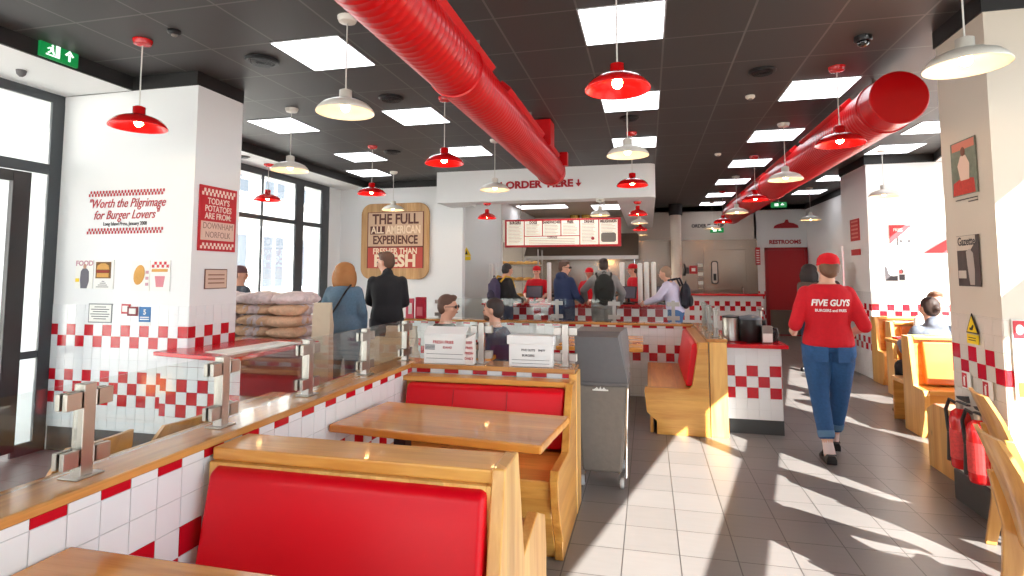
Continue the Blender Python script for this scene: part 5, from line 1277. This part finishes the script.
    if hair:
        m = MB()
        def E(c, rx, ry, rz, rx_=0): m.ell(HM @ (Vector(c)*s), rx*s, ry*s, rz*s, rot=(rx_, 0, head_yaw))
        if cap is None: E((0, -.022, .045), .083, .094, .082)
        E((0, -.05, .0), .08, .068, .085)
        if hair_style == 'bob': E((-.1, -.02, -.07), .045, .08, .12); E((.1, -.02, -.07), .045, .08, .12); E((0, -.06, -.07), .125, .065, .125); E((0, -.012, .035), .122, .112, .096)
        if hair_style == 'bun': E((0, -.12, .01), .035, .035, .035)
        if hair_style == 'low': E((0, -.075, -.03), .06, .045, .06)
        if hair_style == 'quiff': E((0, .045, .09), .06, .04, .03)
        fin(m, 'hair', hair, rem=.01)
    if beard:
        m = MB(); m.ell(HM @ (Vector((0, .045, -.075))*s), .056*s, .048*s, .04*s); fin(m, 'beard', beard, rem=.01)
    if cap:
        m = MB(); c0 = HM
        V = []; F = []; n = 22
        rings = [(.084, .1, .02), (.086, .102, .045), (.08, .096, .075), (.062, .076, .103), (.03, .038, .12), (.004, .004, .124)]
        for rx, ry, z in rings:
            for j in range(n): th = 2*PI*j/n; V.append(c0 @ (Vector((math.cos(th)*rx, math.sin(th)*ry-.012, z))*s))
        for i in range(5):
            for j in range(n): F.append((i*n+j, i*n+(j+1) % n, (i+1)*n+(j+1) % n, (i+1)*n+j))
        F.append(tuple(range(n))[::-1]); F.append(tuple(5*n+j for j in range(n))); m.add(V, F)
        cp = m.xf(W).build('cap', cap, root, smooth='full')
        m = MB(); V = []; F = []
        for z in (.026, .032):
            for j in range(13):
                th = PI*j/12; V.append(c0 @ (Vector((math.cos(th)*.072, .07+math.sin(th)*.085, z-.012*math.sin(th)))*s))
            V.append(c0 @ (Vector((0, .06, z))*s))
        for j in range(12): F.append((j, j+1, 13)); F.append((14+j+1, 14+j, 27)); F.append((j+1, j, 14+j, 14+j+1))
        m.add(V, F).xf(W).build('cap_brim', cap, cp, smooth=True)
    root['_w'] = 0
    del root['_w']
    return root, W, s, p
def backpack(lab, W, s, m, m2, w_=.15, h_=.24, y=-.2, z=1.18, m3=None):
    o = thing('backpack', lab, 'backpack', tuple(W @ Vector((0, y*s, .9*s))))
    b_ = MB(); b_.ell((0, y*s, z*s), w_*s, .085*s, h_*s).box(-w_*.85*s, w_*.85*s, (y-.06)*s, (y+.05)*s, (z-h_*.8)*s, (z+h_*.55)*s)
    b_.xf(W).build('bag', m, o, remesh=.014)
    b_ = MB(); b_.ell((0, (y-.075)*s, (z-.08)*s), w_*.75*s, .045*s, h_*.45*s); b_.xf(W).build('front_pocket', m2, o, remesh=.012)
    for sx in (-1, 1):
        MB().tube([W @ (Vector((sx*.1, y+.06, z+.16))*s), W @ (Vector((sx*.12, -.05, 1.44))*s), W @ (Vector((sx*.12, .08, 1.41))*s), W @ (Vector((sx*.13, .135, 1.25))*s), W @ (Vector((sx*.15, .05, 1.05))*s)], .018*s, 8).build('shoulder_strap', m3 or m2, o, smooth=True)
    MB().tube([W @ (Vector((-.03, y, z+h_))*s), W @ (Vector((0, y-.01, z+h_+.03))*s), W @ (Vector((.03, y, z+h_))*s)], .008*s, 6).build('carry_loop', m2, o, smooth=True)
    return o

RSH = fabric('shirt_red', (206, 16, 34)); RCAP = fabric('cap_red', (214, 14, 32)); DEN = fabric('jeans_blue', (44, 86, 134), .25); DEND = fabric('jeans_dark', (36, 48, 74), .2)
SHB = mat('shoe_black', (26, 24, 26), .4)
# 1 employee walking away
er, W, s, p = person('person walking away in a red printed shirt, red cap and blue jeans', (1.43, 5.17, 0), R(-3), 1.70, RSH, DEN, None, hairm('hair_brown', (112, 78, 56)), 'low',
    dict(kneeL=(-.07, .06, .5), ankL=(-.04, -.06, .09), kneeR=(.1, .13, .5), ankR=(.06, .24, .115), hipL=(-.095, 0, .9), hipR=(.095, 0.01, .9), elL=(-.25, -.05, 1.08), elR=(.255, -.05, 1.08), wrL=(-.23, .17, 1.02), wrR=(.24, .17, 1.02), head=(.025, .02, 1.55), neck=(0, 0, 1.425), shL=(-.155, 0, 1.34), shR=(.155, 0, 1.34)),
    skin=SKIN2, cap=RCAP, build=1.08, hips=1.0, sleeves='short', vox=.01, hem=.95, legs_detail=.2)
# denim hems, socks, shoes
for S_, nm_ in (('L', 'near'), ('R', 'far')):
    an = p['ank'+S_]; kn = p['knee'+S_]; d = (kn-an).normalized()
    MB().tube([W @ (an+d*.1), W @ (an+d*.15)], [.062, .066], 18).build('trouser_cuff', fabric('cuff_blue_'+S_, (92, 130, 166)), er, smooth=True)
    MB().tube([W @ (an-d*.03), W @ (an+d*.06), W @ (an+d*.12)], [.045, .04, .042], 14).build('sock', mat('sock_pale_'+S_, (232, 212, 210), .8), er, smooth=True)
    t_ = Vector((0, 1, 0)); m = MB(); V = []; F = []
    pr_ = [(-.085, .036, .05), (-.05, .042, .055), (0, .044, .03), (.06, .047, .03), (.13, .046, .03), (.175, .03, .025)]
    for u, w_, h_ in pr_:
        for a, c in ((-1, 0), (-1.02, .6), (-.7, 1), (.7, 1), (1.02, .6), (1, 0)): V.append(W @ (an+Vector((a*w_, u, c*h_*1.3-.088))))
    for i in range(5):
        for j in range(5): F.append((i*6+j, (i+1)*6+j, (i+1)*6+j+1, i*6+j+1))
        F.append((i*6+5, (i+1)*6+5, (i+1)*6, i*6))
    F.append(tuple(range(6))); F.append(tuple(range(30, 36))[::-1])
    m.add(V, F)
    m.tube([W @ (an+Vector((-.05, .02, -.05))), W @ (an+Vector((-.03, .04, -.01))), W @ (an+Vector((.03, .04, -.01))), W @ (an+Vector((.05, .02, -.05)))], .012, 8)
    m.build('shoe', SHB, er, bevel=.006, smooth=True)
def wrapb(v):
    rx, ry = .165*1.08*.93*s+.024*s, .116*1.08*.93*s+.026*s
    y = -math.sqrt(max(0, 1-(v.x/rx)**2))*ry-.006
    return Vector((v.x, y-v.z, v.y))
m = text_mb('FIVE GUYS', .07, .002, .0026, .18, W @ Matrix.Translation((0, 0, 1.265)), sx=.86, wrap=lambda v: wrapb(v))
text_mb('BURGERS and FRIES', .03, .002, .0008, .0, W @ Matrix.Translation((0, 0, 1.205)), sx=.9, wrap=lambda v: wrapb(v), mb=m)
m.build('shirt_print', mat('print_white', (246, 240, 238), .6), er)
for sx in (-1, 1): MB().box(-.05, .05, -.004, .004, -.06, .06).xf(W @ Matrix.Translation((sx*.08, -.128, .855)) @ Matrix.Rotation(sx*.35, 4, 'Z')).build('back_pocket', DEN, er, bevel=.003)

# 2 blonde woman in denim, 3 man in black
r_, W, s, p = person('person with ginger-blonde bob and blue denim jacket, back to the viewer at the left', (-3.36, 5.85, 0), R(8), 1.64, fabric('denim_jacket', (92, 120, 142), .2), fabric('denim_skirt', (50, 76, 104), .2), SHB, hairm('hair_ginger', (170, 114, 62)), 'bob',
    dict(elL=(-.25, -.02, 1.1), wrL=(-.26, .12, .92), elR=(.23, 0, 1.1), wrR=(.2, .12, .9)), build=1.12, hips=1.1, collar=True)
MB().tube([W @ Vector((.11, -.02, 1.4)), W @ Vector((.08, -.125, 1.32)), W @ Vector((-.08, -.15, 1.05)), W @ Vector((-.2, -.08, .9))], .011, 8).build('shoulder_strap', BLK, r_, smooth=True)
person('person in a black jacket with short brown hair turned left before the wooden sign', (-3.02, 6.25, 0), R(25), 1.78, fabric('jacket_black', (34, 34, 38)), fabric('trousers_dark', (40, 40, 46)), SHB, hairm('hair_darkbrown', (96, 66, 48)), 'quiff',
    dict(elL=(-.2, .12, 1.12), wrL=(-.1, .32, 1.05), elR=(.2, .04, 1.1), wrR=(.06, .28, 1.03), head=(-.03, .04, 1.565)), head_yaw=R(60), build=1.05, collar=True)
person('person in a dark jacket and cap beside the window, behind the potato sacks', (-5.12, 6.3, 0), R(-20), 1.62, fabric('jacket_grey', (72, 76, 84)), DEND, SHB, hairm('hair_dark2', (60, 48, 44)), 'short', cap=fabric('cap_dusky', (110, 76, 78)), build=1.1, head_yaw=R(-40))
# seated pair behind the white boxes
SIT = dict(pel=(0, 0, .52), neck=(0, .06, 1.0), head=(0, .1, 1.155), hipL=(-.09, 0, .5), hipR=(.09, 0, .5), kneeL=(-.1, .42, .5), kneeR=(.1, .42, .5), ankL=(-.1, .42, .09), ankR=(.1, .42, .09),
           shL=(-.162, .05, .925), shR=(.162, .05, .925), elL=(-.22, .16, .72), elR=(.22, .16, .72), wrL=(-.12, .38, .76), wrR=(.12, .38, .76))
person('seated person with sunglasses and tousled brown hair facing right behind the left box', (-2.06, 5.45, 0), R(-90), 1.72, fabric('coat_olive', (58, 58, 50)), DEND, SHB, hairm('hair_brown3', (92, 62, 48)), 'quiff', SIT, glasses=True, build=1.08)
person('seated person with dark beard in a navy top facing left behind the right box', (-1.40, 5.45, 0), R(90), 1.68, fabric('top_navy', (34, 38, 66)), DEND, SHB, hairm('hair_black', (52, 40, 36)), 'short', SIT, beard=hairm('beard_dark', (84, 56, 42)), build=1.06)
tt = table(-1.98, -1.42, 5.1, 5.8, .73, 'small wooden table between the two seated people', [(-1.7, 5.45)])
# 7 backpacker
r_, W, s, p = person('person in black with a bent head queueing at the left end of the counter', (-2.5, 9.85, 0), R(-42), 1.72, fabric('coat_black', (30, 28, 30)), DEND, SHB, hairm('hair_blk', (40, 34, 32)), 'short', dict(head=(-.01, .09, 1.545), elL=(-.25, .06, 1.12), wrL=(-.12, .3, 1.02), elR=(.25, .04, 1.1), wrR=(.14, .28, 1.0)), build=1.15)
backpack('dark purple backpack with yellow straps on the person in black', W, s, fabric('pack_purple', (66, 56, 84)), fabric('pack_purple_dark', (54, 46, 66)), .15, .24, m3=fabric('pack_yellow', (216, 168, 50)))
# staff
STAFFPOSE = dict(elL=(-.24, .06, 1.1), wrL=(-.14, .28, 1.0), elR=(.24, .06, 1.1), wrR=(.14, .28, 1.0))
person('staff person in red shirt and red cap facing the viewer behind the left till', (-2.24, 11.6, 0), R(180), 1.68, RSH, fabric('trousers_black', (30, 30, 34)), SHB, hairm('hair_st1', (70, 50, 40)), 'low', STAFFPOSE, cap=RCAP, sleeves='short', skin=SKIN2)
person('staff person in red cap partly hidden behind the grey hooded man', (-1.16, 11.7, 0), R(165), 1.64, RSH, fabric('trousers_black2', (30, 30, 34)), SHB, hairm('hair_st2', (70, 50, 40)), 'short', STAFFPOSE, cap=RCAP, sleeves='short')
person('staff person in red cap at the right end of the kitchen, side on', (-.28, 11.9, 0), R(100), 1.72, RSH, fabric('trousers_black3', (30, 30, 34)), SHB, hairm('hair_st3', (70, 50, 40)), 'short', STAFFPOSE, cap=RCAP, sleeves='short')
# 9 navy
person('person in a navy hooded jacket and glasses looking right at the counter', (-1.40, 9.7, 0), R(-40), 1.74, fabric('jacket_navy', (34, 46, 82)), DEND, SHB, hairm('hair_br4', (84, 58, 44)), 'quiff', STAFFPOSE, head_yaw=R(-55), glasses=True, build=1.2, collar='hood')
# 10 grey hoodie with black pack
r_, W, s, p = person('person in a grey hooded top with dark hair facing the counter', (-.73, 9.8, 0), R(6), 1.78, fabric('hoodie_grey', (142, 138, 136)), fabric('trousers_grey', (120, 116, 112)), SHB, hairm('hair_dk5', (56, 40, 34)), 'short', dict(elL=(-.33, .06, 1.16), wrL=(-.3, .28, 1.0), elR=(.3, .02, 1.12), wrR=(.26, .2, .95)), build=1.2, collar='hood')
backpack('large black backpack on the person in grey', W, s, fabric('pack_black', (36, 38, 36)), fabric('pack_black2', (28, 30, 28)), .17, .26)
# 12 older man
r_, W, s, p = person('older person in a pale lilac shirt and jeans leaning left on the counter', (.44, 9.8, 0), R(75), 1.68, fabric('shirt_lilac', (206, 198, 220)), fabric('jeans_mid', (70, 104, 148), .2), SHB, hairm('hair_grey', (150, 122, 100)), 'short', dict(neck=(0, .1, 1.38), head=(0, .17, 1.52), shL=(-.175, .09, 1.335), shR=(.175, .09, 1.335), elL=(-.2, .25, 1.12), wrL=(-.14, .46, 1.03), elR=(.2, .22, 1.12), wrR=(.14, .45, 1.03)), build=1.12)
backpack('black backpack on the person in the pale shirt', W, s, fabric('pack_blk3', (34, 34, 44)), fabric('pack_blk4', (28, 28, 36)), .14, .22, y=-.17, z=1.15)
# 13, 14 near the restrooms
person('person in a dark checked jacket standing beyond the woman in red', (2.42, 9.6, 0), R(-60), 1.66, mat('jacket_check', (92, 78, 72), .8, vary=.5, bscale=24), DEND, SHB, hairm('hair_blk6', (36, 30, 30)), 'bob', STAFFPOSE, build=1.1)
person('person in dark clothes with a yellow strap at the right of the woman in red', (2.76, 9.9, 0), R(30), 1.68, fabric('top_dark7', (60, 40, 44)), DEND, SHB, hairm('hair_7', (84, 50, 40)), 'short', STAFFPOSE, build=1.15)
# right booth
SIT2 = dict(SIT)
person('seated person in a grey hooded jacket, back turned, at the right booths', (2.84, 6.64, 0), R(12), 1.68, fabric('hoodie_slate', (104, 110, 122), .3), fabric('trousers_blk8', (28, 28, 32)), SHB, hairm('hair_br8', (52, 36, 30)), 'bun', SIT2, build=1.1, collar='hood')
person('seated person with curly brown hair facing the viewer beyond the hooded jacket', (3.36, 7.93, 0), R(180), 1.72, fabric('top_white9', (236, 234, 232), .05), DEND, SHB, hairm('hair_br9', (110, 78, 58)), 'quiff', SIT, build=1.1)
person('seated person in dark navy trousers and top at the right edge on a plywood chair', (1.60, 2.67, 0), R(-98), 1.72, fabric('top_navy10', (46, 44, 70)), fabric('trousers_navy10', (44, 44, 72)), SHB, hairm('hair_br10', (80, 60, 50)), 'short', SIT, build=1.1)

# ================================================================ CAMERA, SUN, SKY
cam = bpy.data.cameras.new('camera'); co = bpy.data.objects.new('camera', cam); col.objects.link(co)
co.location = (0, 0, 1.5); YAW, PITCH, FPX = .2345, .0756, 566.2
co.rotation_euler = (PI/2+PITCH, 0, YAW)
cam.sensor_width = 36; cam.lens = FPX/1024*36; cam.shift_y = -(288-230.8)/1024; cam.clip_start = .05; cam.clip_end = 200
scene.camera = co
sl = bpy.data.lights.new('sun', 'SUN'); so_ = bpy.data.objects.new('sun', sl); col.objects.link(so_)
el = R(33.6); hz = Vector((-.559, .829, 0)).normalized(); dvec = Vector((hz.x*math.cos(el), hz.y*math.cos(el), -math.sin(el)))
so_.rotation_euler = dvec.to_track_quat('-Z', 'Y').to_euler(); so_.location = (8, -8, 8)
sl.energy = 36; sl.angle = R(.35); sl.color = (1, .965, .91)
w = bpy.data.worlds.new('sky'); scene.world = w; w.use_nodes = True
bg = w.node_tree.nodes['Background']; bg.inputs[0].default_value = (.8, .91, 1, 1); bg.inputs[1].default_value = 4.2
scene.view_settings.view_transform = 'Standard'; scene.view_settings.look = 'None'; scene.view_settings.exposure = 0.0; scene.view_settings.gamma = 1
scene.view_settings.use_curve_mapping = False
scene.cycles.use_denoising = True
scene.cycles.max_bounces = 8; scene.cycles.diffuse_bounces = 4; scene.cycles.glossy_bounces = 3; scene.cycles.transparent_max_bounces = 16
scene.cycles.sample_clamp_indirect = 6
